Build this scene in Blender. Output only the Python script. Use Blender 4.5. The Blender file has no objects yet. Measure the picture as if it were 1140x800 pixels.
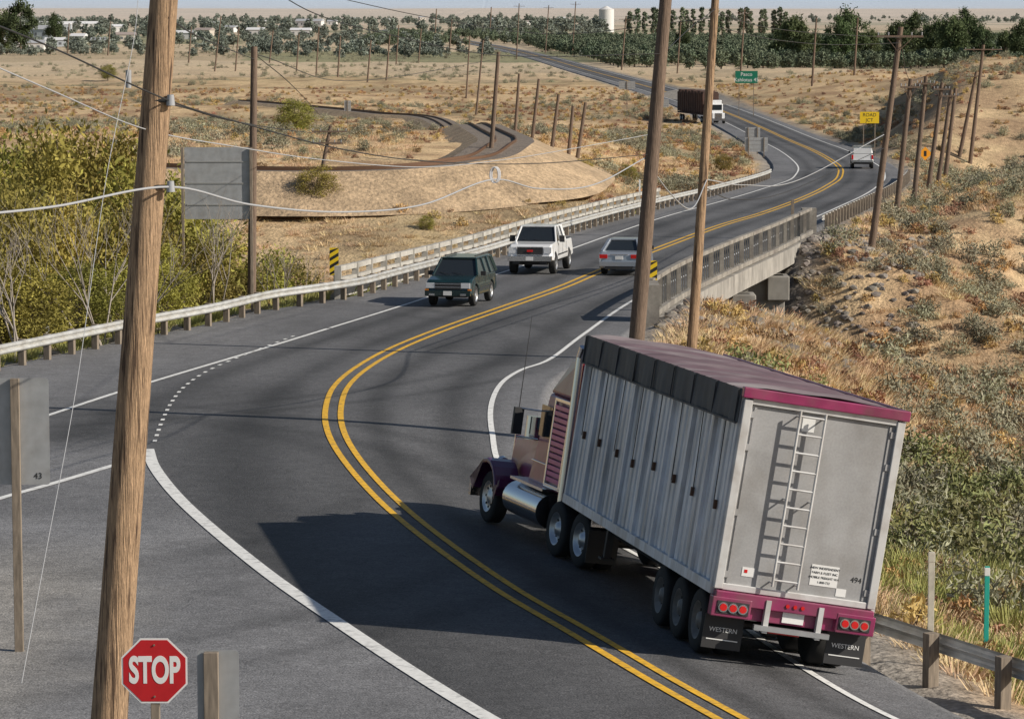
import bpy, math, random, bmesh
import numpy as np
from mathutils import Vector, Matrix
random.seed(7); RNG=np.random.default_rng(7)
scene=bpy.context.scene
COL=scene.collection
# ------------------------------------------------------------------ survey / camera model
F=3500.0; PITCH=math.atan(390/3500); CZ=8.74
cP,sP=math.cos(PITCH),math.sin(PITCH)
def ray(px,py):
    a=px-570.0; b=-(py-400.0)
    return a, F*cP+b*sP, -F*sP+b*cP
def at(px,py,Y):
    a,ry,rz=ray(px,py); s=Y/ry
    return Vector((a*s,Y,CZ+rz*s))
def ss(a,b,x):
    t=np.clip((np.asarray(x,float)-a)/(b-a),0,1); return t*t*(3-2*t)
def vnoise(x,y,seed=0.0):
    x=np.asarray(x,float); y=np.asarray(y,float)
    xi=np.floor(x); yi=np.floor(y); fx=x-xi; fy=y-yi
    fx=fx*fx*(3-2*fx); fy=fy*fy*(3-2*fy)
    def h(i,j):
        v=np.sin(i*127.1+j*311.7+seed*74.7)*43758.5453
        return v-np.floor(v)
    return (h(xi,yi)*(1-fx)+h(xi+1,yi)*fx)*(1-fy)+(h(xi,yi+1)*(1-fx)+h(xi+1,yi+1)*fx)*fy
def fbm(x,y,seed=0,o=4):
    s=0;a=0.5;t=0
    for k in range(o):
        s=s+a*vnoise(x*2**k,y*2**k,seed+k*3.1); t+=a; a*=0.5
    return s/t
def prof(y):
    y=np.asarray(y,float)
    u=np.clip(y-380,0,120)
    return -0.02*np.minimum(y,380)-0.02*(u-u*u/240)
def bench(y): return 2.8*ss(200,226,y)*(1-ss(300,430,y))
def hit(px,py,fn):
    a,ry,rz=ray(px,py)
    Ys=15*(13000/15.0)**np.linspace(0,1,900)
    s=Ys/ry; zr=CZ+rz*s; zg=fn(a*s,Ys)
    k=np.where(zr<=zg)[0]
    if len(k)==0: Y=13000.0
    else:
        k=k[0]; lo=Ys[max(k-1,0)]; hi=Ys[k]
        for _ in range(30):
            m=(lo+hi)/2
            if CZ+rz*m/ry<=float(fn(a*m/ry,m)): hi=m
            else: lo=m
        Y=hi
    X=a*Y/ry
    return Vector((X,Y,float(fn(X,Y))))
pz=lambda x,y:prof(y)+0*np.asarray(x,float)
def catmull(P,n=10):
    P=[np.array(p,float) for p in P]
    Q=[2*P[0]-P[1]]+P+[2*P[-1]-P[-2]]
    out=[]
    for i in range(1,len(Q)-2):
        p0,p1,p2,p3=Q[i-1:i+3]
        for k in range(n):
            t=k/n
            out.append(0.5*((2*p1)+(-p0+p2)*t+(2*p0-5*p1+4*p2-p3)*t*t+(-p0+3*p1-3*p2+p3)*t**3))
    out.append(P[-1]); return np.array(out)
def table(pxs):
    W=[hit(a,b,pz) for a,b in pxs]
    C=catmull([(w.x,w.y) for w in W],12); return C[np.argsort(C[:,1])]
YEL=[(950,872),(880,833),(816,797),(735,752),(650,702),(560,650),(480,594),(430,552),(392,510),(374,480),(371,455),(380,430),(405,408),(445,386),(500,364),(560,343),(625,320),(668,302),(730,278),(800,252),(850,237),(893,221),(920,208),(935,196),(930,182),(895,163),(850,143),(805,124),(760,108),(705,92),(650,77),(600,63),(545,51),(490,42),(430,34)]
CY=table(YEL)
CY=np.vstack([[CY[0,0]+ (CY[0,0]-CY[8,0])/(CY[8,1]-CY[0,1])*25, CY[0,1]-25],CY])
def xy_(y): return np.interp(y,CY[:,1],CY[:,0])
slopeY=np.gradient(CY[:,0],CY[:,1])
def perp(y):
    s=np.interp(y,CY[:,1],slopeY); return np.sqrt(1+s*s)
def sp(u,s=0.6): return s*np.logaddexp(0,u/s)
def base(x,y):
    x=np.asarray(x,float); y=np.asarray(y,float)
    w=ss(34,43,y)*(1-ss(66,84,y))
    u=x-xy_(y)
    return prof(y)-0.135*w*(sp(u)-sp(u-7))
LW=table([(-60,500),(55,462),(150,431),(300,386),(365,366),(455,338),(520,316),(600,290),(690,258),(745,240),(800,225),(850,210),(880,198)])
RW=table([(1250,885),(1150,838),(1075,803),(960,752),(860,690),(770,617),(635,550),(562,507),(548,475),(547,450),(558,427),(580,412),(612,400),(650,372),(704,335),(767,305),(830,278),(885,252),(930,232),(965,215)])
GL=table([(-300,478),(-80,432),(0,413),(150,380),(240,362),(300,347),(345,340),(400,331),(440,320),(540,292),(600,272),(680,248),(740,232),(800,217),(850,202),(868,192)])
def xl_line(y):
    a=np.interp(y,LW[:,1],LW[:,0]); b=xy_(y)-3.8*perp(y); t=ss(235,LW[-1,1],y); return a*(1-t)+b*t
def xr_line(y):
    a=np.interp(y,RW[:,1],RW[:,0]); b=xy_(y)+3.8*perp(y); t=ss(200,RW[-1,1],y); return a*(1-t)+b*t
def xg(y):
    a=np.interp(y,GL[:,1],GL[:,0]); b=xl_line(y)-1.8; t=ss(235,275,y); return a*(1-t)+b*t
def xl(y):
    y=np.asarray(y,float)
    v=xg(y)-0.5
    t=ss(84.5,88,y); return v*t+(-60)*(1-t)
def xr(y): return xr_line(y)+1.4
def cuthill(x,y): return ss(.120,.150,(x+5*fbm(x/14,y/14,15,3))/np.maximum(y,50))*ss(318,372,y)*(1-ss(520,660,y))
def terr(x,y):
    x=np.asarray(x,float); y=np.asarray(y,float)
    b=base(x,y); L=xl(y); R=xr(y); dl=L-x; dr=x-R; d=np.maximum(dl,dr)
    off=0.8*(fbm(x/9,y/9,1)-0.5)*ss(1,10,d)+3.6*(fbm(x/55,y/55,2,3)-0.5)*ss(8,50,d)*(1-ss(900,1500,y))
    off=off+0.3*(fbm(x/2.2,y/2.2,5,2)-0.5)*ss(0.8,3,d)
    off=off-4.6*ss(1.2,16,dr)*(1-ss(300,400,y))*ss(58,80,y)-0.9*ss(1.0,5,dr)*(1-ss(58,80,y))
    off=off-5*ss(1.0,9,dl)*ss(85,96,y)*(1-ss(175,215,y))
    off=off+bench(y)*ss(4,22,dl)
    off=off+5.0*ss(3,12,dr)*(1-ss(20,44,dr))*ss(160,190,y)*(1-ss(230,310,y))
    yc=148-1.0*np.clip(x-5,-25,12)
    g=1-ss(8,27,np.abs(y-yc))
    rv=-6*g+0.6*(fbm(x/3,y/3,9,3)-0.5)*g
    off=np.where(g>0,np.minimum(off,rv)+0*off,off)
    off=off+cuthill(x,y)*(8.5+3*(fbm(x/20,y/20,16,4)-.5))+4.2*np.exp(-((x-72)/26)**2-((y-640)/60)**2)
    off=off+15.0*ss(4300,8500,y)+(5*fbm(x/700,y/900,4,3))*ss(4500,8500,y)+ (55+50*(fbm(x/2600,y/4000,6,3)-.5))*ss(11200,13500,y)
    off=off-0.3*(1-ss(-0.4,0.9,d))-0.02
    return b+off
# ------------------------------------------------------------------ materials
MATS={}
def nn(nt,t,**k):
    n=nt.nodes.new(t)
    for a,v in k.items(): setattr(n,a,v)
    return n
def M(name,col,rough=.6,metal=0,noise=None,bump=None,coat=0,trans=0,rand=0,attr=None,stretch=None,dirt=None,spec=None):
    if name in MATS: return MATS[name]
    m=bpy.data.materials.new(name); m.use_nodes=True; nt=m.node_tree; N=nt.nodes; Lk=nt.links
    b=N['Principled BSDF']; b.inputs['Roughness'].default_value=rough; b.inputs['Metallic'].default_value=metal
    if coat: b.inputs['Coat Weight'].default_value=coat; b.inputs['Coat Roughness'].default_value=.08
    if spec is not None: b.inputs['Specular IOR Level'].default_value=spec
    tc=nn(nt,'ShaderNodeTexCoord'); src=tc.outputs['Object']
    if stretch:
        mp=nn(nt,'ShaderNodeMapping'); mp.inputs['Scale'].default_value=stretch; Lk.new(src,mp.inputs[0]); src=mp.outputs[0]
    if attr:
        at_=nn(nt,'ShaderNodeAttribute',attribute_name=attr); cs=at_.outputs['Color']
    else:
        rgb=nn(nt,'ShaderNodeRGB'); rgb.outputs[0].default_value=(*col,1); cs=rgb.outputs[0]
    if dirt:
        dn=nn(nt,'ShaderNodeTexNoise'); dn.inputs['Scale'].default_value=dirt[0]; dn.inputs['Detail'].default_value=6; Lk.new(src,dn.inputs['Vector'])
        lo,hi=dirt[3] if len(dirt)>3 else (.45,.75)
        mr=nn(nt,'ShaderNodeMapRange'); mr.inputs[1].default_value=lo; mr.inputs[2].default_value=hi; mr.inputs[4].default_value=dirt[2]; Lk.new(dn.outputs[0],mr.inputs[0])
        mx=nn(nt,'ShaderNodeMix',data_type='RGBA'); Lk.new(mr.outputs[0],mx.inputs[0]); Lk.new(cs,mx.inputs[6]); mx.inputs[7].default_value=(*dirt[1],1); cs=mx.outputs[2]
    for (sc,am) in (noise or []):
        no=nn(nt,'ShaderNodeTexNoise'); no.inputs['Scale'].default_value=sc; no.inputs['Detail'].default_value=5; Lk.new(src,no.inputs['Vector'])
        mr=nn(nt,'ShaderNodeMapRange'); mr.inputs[1].default_value=.3; mr.inputs[2].default_value=.7; mr.inputs[3].default_value=1-am; mr.inputs[4].default_value=1+am; Lk.new(no.outputs[0],mr.inputs[0])
        hs=nn(nt,'ShaderNodeHueSaturation'); Lk.new(mr.outputs[0],hs.inputs['Value']); Lk.new(cs,hs.inputs['Color']); cs=hs.outputs[0]
    if rand:
        oi=nn(nt,'ShaderNodeObjectInfo'); mr=nn(nt,'ShaderNodeMapRange'); mr.inputs[3].default_value=1-rand; mr.inputs[4].default_value=1+rand; Lk.new(oi.outputs['Random'],mr.inputs[0])
        hs=nn(nt,'ShaderNodeHueSaturation'); Lk.new(mr.outputs[0],hs.inputs['Value']); Lk.new(cs,hs.inputs['Color'])
        mr2=nn(nt,'ShaderNodeMapRange'); mr2.inputs[3].default_value=.475; mr2.inputs[4].default_value=.52
        ma=nn(nt,'ShaderNodeMath',operation='FRACT'); ml=nn(nt,'ShaderNodeMath',operation='MULTIPLY'); ml.inputs[1].default_value=7.3; Lk.new(oi.outputs['Random'],ml.inputs[0]); Lk.new(ml.outputs[0],ma.inputs[0]); Lk.new(ma.outputs[0],mr2.inputs[0]); Lk.new(mr2.outputs[0],hs.inputs['Hue'])
        cs=hs.outputs[0]
    Lk.new(cs,b.inputs['Base Color'])
    if bump:
        no=nn(nt,'ShaderNodeTexNoise'); no.inputs['Scale'].default_value=bump[0]; no.inputs['Detail'].default_value=6; Lk.new(src,no.inputs['Vector'])
        bp=nn(nt,'ShaderNodeBump'); bp.inputs['Strength'].default_value=bump[1]; bp.inputs['Distance'].default_value=bump[2] if len(bump)>2 else .02; Lk.new(no.outputs[0],bp.inputs['Height']); Lk.new(bp.outputs[0],b.inputs['Normal'])
    if trans:
        tr=nn(nt,'ShaderNodeBsdfTranslucent'); Lk.new(cs,tr.inputs[0]); mx=nn(nt,'ShaderNodeMixShader'); mx.inputs[0].default_value=trans
        Lk.new(b.outputs[0],mx.inputs[1]); Lk.new(tr.outputs[0],mx.inputs[2]); Lk.new(mx.outputs[0],N['Material Output'].inputs[0])
    MATS[name]=m; return m
# ------------------------------------------------------------------ mesh builder
class MB:
    def __init__(s): s.v=[];s.f=[];s.m=[];s.s=[]
    def add(s,V,Fs,mat=0,sm=False):
        o=len(s.v); s.v.extend([tuple(map(float,p)) for p in V])
        for k,f in enumerate(Fs): s.f.append([i+o for i in f]); s.m.append(mat[k] if isinstance(mat,(list,tuple)) else mat); s.s.append(sm)
    def box(s,c,d,mat=0,R=None):
        x,y,z=[k/2 for k in d]
        V=[Vector((a*x,b*y,g*z)) for g in(-1,1) for b in(-1,1) for a in(-1,1)]
        if R is not None: V=[R@p for p in V]
        V=[p+Vector(c) for p in V]
        s.add(V,[(0,2,3,1),(4,5,7,6),(0,1,5,4),(2,6,7,3),(0,4,6,2),(1,3,7,5)],mat)
    def hexa(s,B,T,mat=0):
        s.add(list(B)+list(T),[(3,2,1,0),(4,5,6,7),(0,1,5,4),(1,2,6,5),(2,3,7,6),(3,0,4,7)],mat)
    def cyl(s,p0,p1,r0,r1=None,n=12,mat=0,caps=True,sm=True):
        if r1 is None: r1=r0
        p0=Vector(p0);p1=Vector(p1);d=(p1-p0)
        if d.length<1e-6: return
        d.normalize()
        a=d.orthogonal().normalized(); b=d.cross(a)
        V=[p0+(a*math.cos(t)+b*math.sin(t))*r0 for t in [2*math.pi*i/n for i in range(n)]]+[p1+(a*math.cos(t)+b*math.sin(t))*r1 for t in [2*math.pi*i/n for i in range(n)]]
        s.add(V,[(i,(i+1)%n,n+(i+1)%n,n+i) for i in range(n)],mat,sm)
        if caps: s.add(V,[tuple(range(n-1,-1,-1)),tuple(range(n,2*n))],mat)
    def beam(s,p0,p1,w,h,mat=0):
        p0=Vector(p0);p1=Vector(p1);d=(p1-p0);L=d.length;d.normalize()
        up=Vector((0,0,1)) if abs(d.z)<.95 else Vector((0,1,0))
        r=d.cross(up).normalized(); u=r.cross(d)
        s.box((p0+p1)/2,(w,L,h),mat,Matrix((r,d,u)).transposed())
    def prism(s,prof_,x0,x1,mat=0):
        n=len(prof_)
        V=[(x0,y,z) for y,z in prof_]+[(x1,y,z) for y,z in prof_]
        s.add(V,[tuple(range(n)),tuple(range(2*n-1,n-1,-1))]+[(i,n+i,n+(i+1)%n,(i+1)%n) for i in range(n)],mat)
    def lathe(s,c,pr,n=20,mat=0,sm=True):
        c=Vector(c);V=[]
        for x,r in pr:
            for i in range(n):
                t=2*math.pi*i/n; V.append(c+Vector((x,r*math.cos(t),r*math.sin(t))))
        s.add(V,[(k*n+i,k*n+(i+1)%n,(k+1)*n+(i+1)%n,(k+1)*n+i) for k in range(len(pr)-1) for i in range(n)],mat,sm)
    def build(s,name,mats,parent=None,mat4=None,bevel=0,seg=2,link=True):
        me=bpy.data.meshes.new(name); me.from_pydata(s.v,[],s.f)
        for m in mats: me.materials.append(m)
        me.polygons.foreach_set('material_index',s.m); me.polygons.foreach_set('use_smooth',s.s); me.update()
        o=bpy.data.objects.new(name,me)
        if link: COL.objects.link(o)
        if parent is not None: o.parent=parent
        if mat4 is not None: o.matrix_local=mat4
        if bevel:
            b=o.modifiers.new('b','BEVEL'); b.width=bevel; b.segments=seg; b.limit_method='ANGLE'; b.angle_limit=math.radians(38)
        return o
def fastmesh(name,V,Q,mats,midx=None,smooth=False,attr=None,link=True):
    V=np.asarray(V,np.float32); Q=np.asarray(Q,np.int32); k=Q.shape[1]
    me=bpy.data.meshes.new(name); me.vertices.add(len(V)); me.vertices.foreach_set('co',V.ravel())
    me.loops.add(Q.size); me.loops.foreach_set('vertex_index',Q.ravel())
    me.polygons.add(len(Q)); me.polygons.foreach_set('loop_start',np.arange(len(Q),dtype=np.int32)*k); me.polygons.foreach_set('loop_total',np.full(len(Q),k,np.int32))
    for m in mats: me.materials.append(m)
    if midx is not None: me.polygons.foreach_set('material_index',np.asarray(midx,np.int32))
    me.polygons.foreach_set('use_smooth',np.full(len(Q),smooth))
    me.update(calc_edges=True)
    if attr is not None:
        c=me.color_attributes.new('Col','FLOAT_COLOR','POINT'); a=np.ones((len(V),4),np.float32); a[:,:3]=attr; c.data.foreach_set('color',a.ravel())
    me.validate()
    o=bpy.data.objects.new(name,me)
    if link: COL.objects.link(o)
    return o
def empty(name,mat4=None,parent=None):
    e=bpy.data.objects.new(name,None); COL.objects.link(e); e.empty_display_size=.5
    if parent is not None: e.parent=parent
    if mat4 is not None: e.matrix_local=mat4
    return e
def frame(x,y,h,fn=base):
    h=Vector((h[0],h[1],0)).normalized(); e=.8
    gx=(float(fn(x+e,y))-float(fn(x-e,y)))/(2*e); gy=(float(fn(x,y+e))-float(fn(x,y-e)))/(2*e)
    up=Vector((-gx,-gy,1)).normalized()
    r=h.cross(up).normalized(); f=up.cross(r)
    m=Matrix((r,f,up)).transposed().to_4x4(); m.translation=Vector((x,y,float(fn(x,y))+.013)); return m
def text(name,body,size,mat,parent,loc,rot=(math.pi/2,0,0),ext=.002,align='CENTER'):
    c=bpy.data.curves.new(name,'FONT'); c.body=body; c.size=size; c.extrude=ext; c.align_x=align; c.align_y='CENTER'; c.materials.append(mat)
    o=bpy.data.objects.new(name,c); COL.objects.link(o); o.parent=parent; o.location=loc; o.rotation_euler=rot; return o
# ------------------------------------------------------------------ terrain
def ticks(step0,k,end,start=0):
    v=[start]
    while v[-1]<end: v.append(v[-1]+step0+k*abs(v[-1]))
    return np.array(v)
xp=ticks(.5,.021,9000); X=np.concatenate([-xp[::-1][:-1],xp]); Yt=ticks(.4,.0065,14000,8)
GX,GY=np.meshgrid(X,Yt); GZ=terr(GX,GY)
nx=len(X); ny=len(Yt); idx=np.arange(nx*ny).reshape(ny,nx)
Q=np.stack([idx[:-1,:-1],idx[:-1,1:],idx[1:,1:],idx[1:,:-1]],-1).reshape(-1,4)
tan=np.array([.60,.44,.26]); brown=np.array([.37,.25,.15]); sage=np.array([.28,.25,.155]); grav=np.array([.30,.275,.245]); rock=np.array([.17,.15,.13])
n1=fbm(GX/30,GY/30,11)[...,None]; n2=fbm(GX/5,GY/5,12)[...,None]; n3=fbm(GX/1.5,GY/1.5,13,2)[...,None]
C=tan+(brown-tan)*ss(.44,.60,n2*.6+n1*.4); C=C+(sage-C)*ss(.5,.68,n1)*.4
rightside=ss(2,8,GX-xr(GY))[...,None]*(1-ss(280,360,GY))[...,None]
C=C+(brown*1.15-C)*rightside*ss(.40,.58,n2)*.5
d=np.maximum(xl(GY)-GX,GX-xr(GY))[...,None]
C=C+(grav-C)*(1-ss(1.0,3.2,d+n3*1.2))
yc=148-1.0*np.clip(GX-5,-25,12); g=(1-ss(8,27,np.abs(GY-yc)))[...,None]*(1-ss(12,18,GX))[...,None]*ss(-12,2,GX)[...,None]
C=C+(rock-C)*ss(.1,.5,g)*.9
ch=cuthill(GX,GY)[...,None]; C=C+(np.array([.40,.28,.175])-C)*ss(.03,.3,ch)*(1-.55*ss(.9,1,ch))*ss(.35,.6,n2+.1)*.8
far=ss(650,1000,GY)[...,None]
cell=vnoise(np.floor(GX/170+.15*GY/300),np.floor(GY/260),33)[...,None]
fld=np.where(cell>.62,np.array([.21,.23,.14]),np.where(cell>.3,np.array([.56,.46,.33]),np.array([.44,.36,.25])))
C=C+(fld-C)*far*.8
hz=ss(900,6500,GY)[...,None]; C=C+(np.array([.60,.53,.47])-C)*hz*.85  # distance haze painted into the ground colour
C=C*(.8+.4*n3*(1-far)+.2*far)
hz2=ss(9500,12500,GY)[...,None]; C=C+(np.array([.52,.60,.70])-C)*hz2  # added far ridge coloured pale blue, standing in for horizon haze
M('ground_dry_grass',(1,1,1),.95,attr='Col',noise=[(1.3,.22),(7,.28)],bump=(5,.8,.16),spec=.1)
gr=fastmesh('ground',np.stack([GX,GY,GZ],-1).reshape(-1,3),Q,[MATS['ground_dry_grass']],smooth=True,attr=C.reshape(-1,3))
# ------------------------------------------------------------------ road
ry=[22.0]
while ry[-1]<2900: ry.append(ry[-1]+max(.4,min(12,ry[-1]*.005)))
ry=np.array(ry); L_=xl(ry); R_=xr(ry); Yc=xy_(ry)
A_=np.maximum(Yc-8.5,L_+.1*(Yc-L_)); n1c,n2c=50,80
t1=np.linspace(0,1,n1c+1)[:-1]**.7; t2=np.linspace(0,1,n2c+1)
RX=np.concatenate([L_[:,None]+(A_-L_)[:,None]*t1,A_[:,None]+(R_-A_)[:,None]*t2],1); RY=np.repeat(ry[:,None],RX.shape[1],1); RZ=base(RX,RY)
RX2=np.concatenate([RX[:,:1]-.25,RX,RX[:,-1:]+.25],1); RY2=np.concatenate([RY[:,:1],RY,RY[:,-1:]],1); RZ2=np.concatenate([RZ[:,:1]-.45,RZ,RZ[:,-1:]-.45],1)
ny_,nx_=RX2.shape; idx=np.arange(nx_*ny_).reshape(ny_,nx_)
Q=np.stack([idx[:-1,:-1],idx[:-1,1:],idx[1:,1:],idx[1:,:-1]],-1).reshape(-1,4)
u=RX2-xy_(RY2); lw=(xl_line(RY2)-xy_(RY2)); rw=(xr_line(RY2)-xy_(RY2))
asph=np.ones(RX2.shape)*.124
tl=np.where(u<0,u/np.minimum(lw,-.1),u/np.maximum(rw,.1))
trk=np.exp(-((tl-.27)/.10)**2)+np.exp(-((tl-.75)/.11)**2)
wob=fbm(RX2/3,RY2/12,21,3)
asph=asph*(1-.38*trk*(.5+1.0*wob))
sh=ss(1.0,1.12,tl); asph=asph*(1-sh)+.17*sh
asph=asph*(1+.34*(fbm(RX2/1.2,RY2/5,23,3)-.5))
patch=ss(.5,.62,fbm(RX2/7,RY2/16,29,2)); asph=asph*(1-.2*patch)
TW=table([(150,470),(165,500),(172,520),(195,550),(232,585),(300,640),(375,692),(455,745),(545,800),(640,850),(760,905)])
xt=np.interp(RY2,TW[:,1],TW[:,0]); ap=(1-ss(-.2,.2,RX2-xt))*(1-ss(71,76,RY2))
asph=asph*(1-ap)+(.18+.12*(fbm(RX2/2.5,RY2/2.5,31)-.5))*ap
for (cx,cy,rad,wd) in [(-22,62,22,.35),(-22,62,24,.35),(-24,100,24,.3),(-24,100,26,.3),(-20,66,17,.5)]:
    dd_=np.abs(np.hypot(RX2-cx,RY2-cy)-rad); asph=asph*(1-.25*np.exp(-(dd_/wd)**2)*(.4+wob))
ca=np.stack([asph,asph*1.0,asph*1.04],-1)
gv=(1-ss(-8.8,-5.2,RX2+1.8*(fbm(RX2/1.5,RY2/1.5,37)-.5)))*(1-ss(52,60,RY2))
ca=ca*(1-gv[...,None])+np.array([.30,.285,.265])*gv[...,None]*(.6+.8*fbm(RX2/.7,RY2/.7,38)[...,None])
M('asphalt',(.08,.08,.08),.76,attr='Col',noise=[(30,.45),(2.0,.12),(9,.2)],bump=(30,.6,.03),spec=.38)
fastmesh('road',np.stack([RX2,RY2,RZ2],-1).reshape(-1,3),Q,[MATS['asphalt']],smooth=True,attr=ca.reshape(-1,3))
M('yellow_paint',(.78,.44,.03),.7,noise=[(9,.18)],dirt=(7,(.25,.18,.08),.8,(.5,.75)))
M('white_paint',(.78,.78,.76),.7,noise=[(9,.1)],dirt=(6,(.3,.3,.3),.75,(.52,.75)))
def ribbon_arr(P,w,dz):
    P=np.asarray(P,float); T=np.gradient(P,axis=0); T/=np.linalg.norm(T,axis=1)[:,None]; N_=np.stack([T[:,1],-T[:,0]],-1)
    a=P-N_*w/2; b=P+N_*w/2
    V=np.concatenate([np.stack([q[:,0],q[:,1],base(q[:,0],q[:,1])+dz],-1) for q in(a,b)])
    n=len(P); i=np.arange(n-1)
    return V,np.stack([i,i+n,i+1+n,i+1],-1)
def offs(P,o):
    P=np.asarray(P,float); T=np.gradient(P,axis=0); T/=np.linalg.norm(T,axis=1)[:,None]; return P+np.stack([T[:,1],-T[:,0]],-1)*o
def multi(name,items,mat,dz=.014):
    Vs=[];Qs=[];o=0
    for P,w in items:
        V,q=ribbon_arr(P,w,dz); Vs.append(V); Qs.append(q+o); o+=len(V)
    return fastmesh(name,np.concatenate(Vs),np.concatenate(Qs),[mat])
ys=ry[(ry>30)&(ry<2500)]
Yp=np.stack([xy_(ys),ys],-1)
multi('road_centre_line',[(offs(Yp,.20),.15),(offs(Yp,-.20),.15)],MATS['yellow_paint'])
W=[]
LP=catmull([tuple(hit(a,b,pz)[:2]) for a,b in [(-60,500),(55,462),(150,431),(300,386),(365,366)]],20)
yl=ys[ys>LP[-1,1]]
W.append((LP,.16)); W.append((np.stack([xl_line(yl),yl],-1),.14)); W.append((np.stack([xr_line(ys),ys],-1),.14))
P=catmull([tuple(hit(a,b,pz)[:2]) for a,b in [(165,500),(172,520),(195,550),(232,585),(300,640),(375,692),(455,745),(545,800),(640,850)]],20); W.append((P,.27))
W.append((catmull([tuple(hit(a,b,pz)[:2]) for a,b in [(-60,576),(0,555),(60,538),(130,517)]],8),.2))
P=catmull([tuple(hit(a,b,pz)[:2]) for a,b in [(172,492),(180,470),(191,448),(206,430),(233,412),(275,394),(330,373)]],30)
L=np.concatenate([[0],np.cumsum(np.linalg.norm(np.diff(P,axis=0),axis=1))])
s=0
while s<L[-1]-.5:
    q=np.linspace(s,s+.4,3); W.append((np.stack([np.interp(q,L,P[:,0]),np.interp(q,L,P[:,1])],-1),.10)); s+=1.15
multi('road_edge_line',W,MATS['white_paint'])
# ------------------------------------------------------------------ guardrails, bridge
M('galvanised',(.60,.60,.58),.5,.4,noise=[(3,.15)],dirt=(2.2,(.36,.30,.22),.5)); M('post_wood',(.22,.18,.14),.9,noise=[(6,.3)],stretch=(4,4,.6))
M('concrete',(.46,.44,.40),.85,noise=[(1.2,.15),(8,.1)],dirt=(.8,(.2,.19,.17),.7),bump=(20,.3)); M('concrete_old',(.27,.25,.22),.9,noise=[(1.2,.2),(8,.15)],dirt=(.9,(.12,.10,.09),.7),bump=(20,.3))
def guardrail(name,P,side,fn=base,ztop=.78,sp_=1.9):
    P=np.asarray(P,float); L=np.concatenate([[0],np.cumsum(np.linalg.norm(np.diff(P,axis=0),axis=1))])
    n=int(L[-1]/1.0)+2; s=np.linspace(0,L[-1],n); Q=np.stack([np.interp(s,L,P[:,0]),np.interp(s,L,P[:,1])],-1)
    T=np.gradient(Q,axis=0); T/=np.linalg.norm(T,axis=1)[:,None]; N_=np.stack([T[:,1],-T[:,0]],-1)*side
    z=fn(Q[:,0],Q[:,1]); pr=[(0,.0),(.06,-.03),(.08,-.07),(.06,-.12),(0,-.155),(.06,-.19),(.08,-.24),(.06,-.28),(0,-.31)]
    V=[];k=len(pr)
    for i in range(n):
        for (o,h) in pr: V.append((Q[i,0]+N_[i,0]*o,Q[i,1]+N_[i,1]*o,z[i]+ztop+h))
    Fs=[(i*k+j,i*k+j+1,(i+1)*k+j+1,(i+1)*k+j) for i in range(n-1) for j in range(k-1)]
    e=empty(name); mb=MB(); mb.add(V,Fs,0,False); mb.build('rail',[MATS['galvanised']],e)
    mb=MB(); s=0.5
    while s<L[-1]:
        x=np.interp(s,L,P[:,0]);y=np.interp(s,L,P[:,1]); i=min(int(s/L[-1]*(n-1)),n-1)
        nx0,ny0=N_[i]; zz=float(fn(x,y)); ang=math.atan2(T[i,1],T[i,0])
        c=Vector((x-nx0*.13,y-ny0*.13,zz+ztop/2-.25)); mb.box(c,(.17,.2,ztop+.5+.02),0,Matrix.Rotation(ang,3,'Z')); s+=sp_
    mb.build('posts',[MATS['post_wood']],e,bevel=.01); return e
gy=np.arange(84,262,1.0); guardrail('guardrail',np.stack([xg(gy),gy],-1),1)
GR=np.array([tuple(hit(a,b,pz)[:2]) for a,b in [(950,682),(985,692),(1040,707),(1090,721),(1140,735),(1250,770)]]); GR=catmull(GR,6); guardrail('guardrail',GR,-1)
gy=np.arange(176,262,2.0); guardrail('guardrail',np.stack([xr_line(gy)+1.9,gy],-1),-1)
def side_line(y0,y1,xf):
    P=np.array([(float(xf(y)),y) for y in np.arange(y0,y1+.1,.5)]); L=np.concatenate([[0],np.cumsum(np.linalg.norm(np.diff(P,axis=0),axis=1))])
    def pt(s):
        x=np.interp(s,L,P[:,0]);y=np.interp(s,L,P[:,1]); return Vector((x,y,float(prof(y))))
    return pt,L[-1]
e=empty('road_bridge')
by0,by1=114,172
mb=MB()
yy=np.arange(by0,by1+.1,2.0)
for a,b in zip(yy[:-1],yy[1:]):
    la,lb,ra,rb=float(xl(a))-.2,float(xl(b))-.2,float(xr(a))+.45,float(xr(b))+.45
    za,zb=float(prof(a)),float(prof(b))
    mb.hexa([(la,a,za-1.0),(ra,a,za-1.0),(rb,b,zb-1.0),(lb,b,zb-1.0)],[(la,a,za-.12),(ra,a,za-.12),(rb,b,zb-.12),(lb,b,zb-.12)])
mb.build('deck',[M('concrete_mid',(.34,.32,.29),.9,noise=[(1.2,.2),(8,.15)],dirt=(.9,(.13,.12,.11),.8),bump=(20,.3),stretch=(1,1,.4))],e)
mb=MB()
for y in (118,130,143,156,168):
    a,b=float(xl(y)),float(xr(y)); z=float(prof(y)); mb.box(((a+b)/2,y,z-5),(b-a+.9,.9,7.4))
    mb.box((b+.1,y,z-1.9),(1.1,1.6,1.2))
mb.build('piers',[M('concrete_pier',(.3,.285,.26),.9,noise=[(1.2,.2)],dirt=(.9,(.12,.11,.1),.7))],e,bevel=.05)
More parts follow.
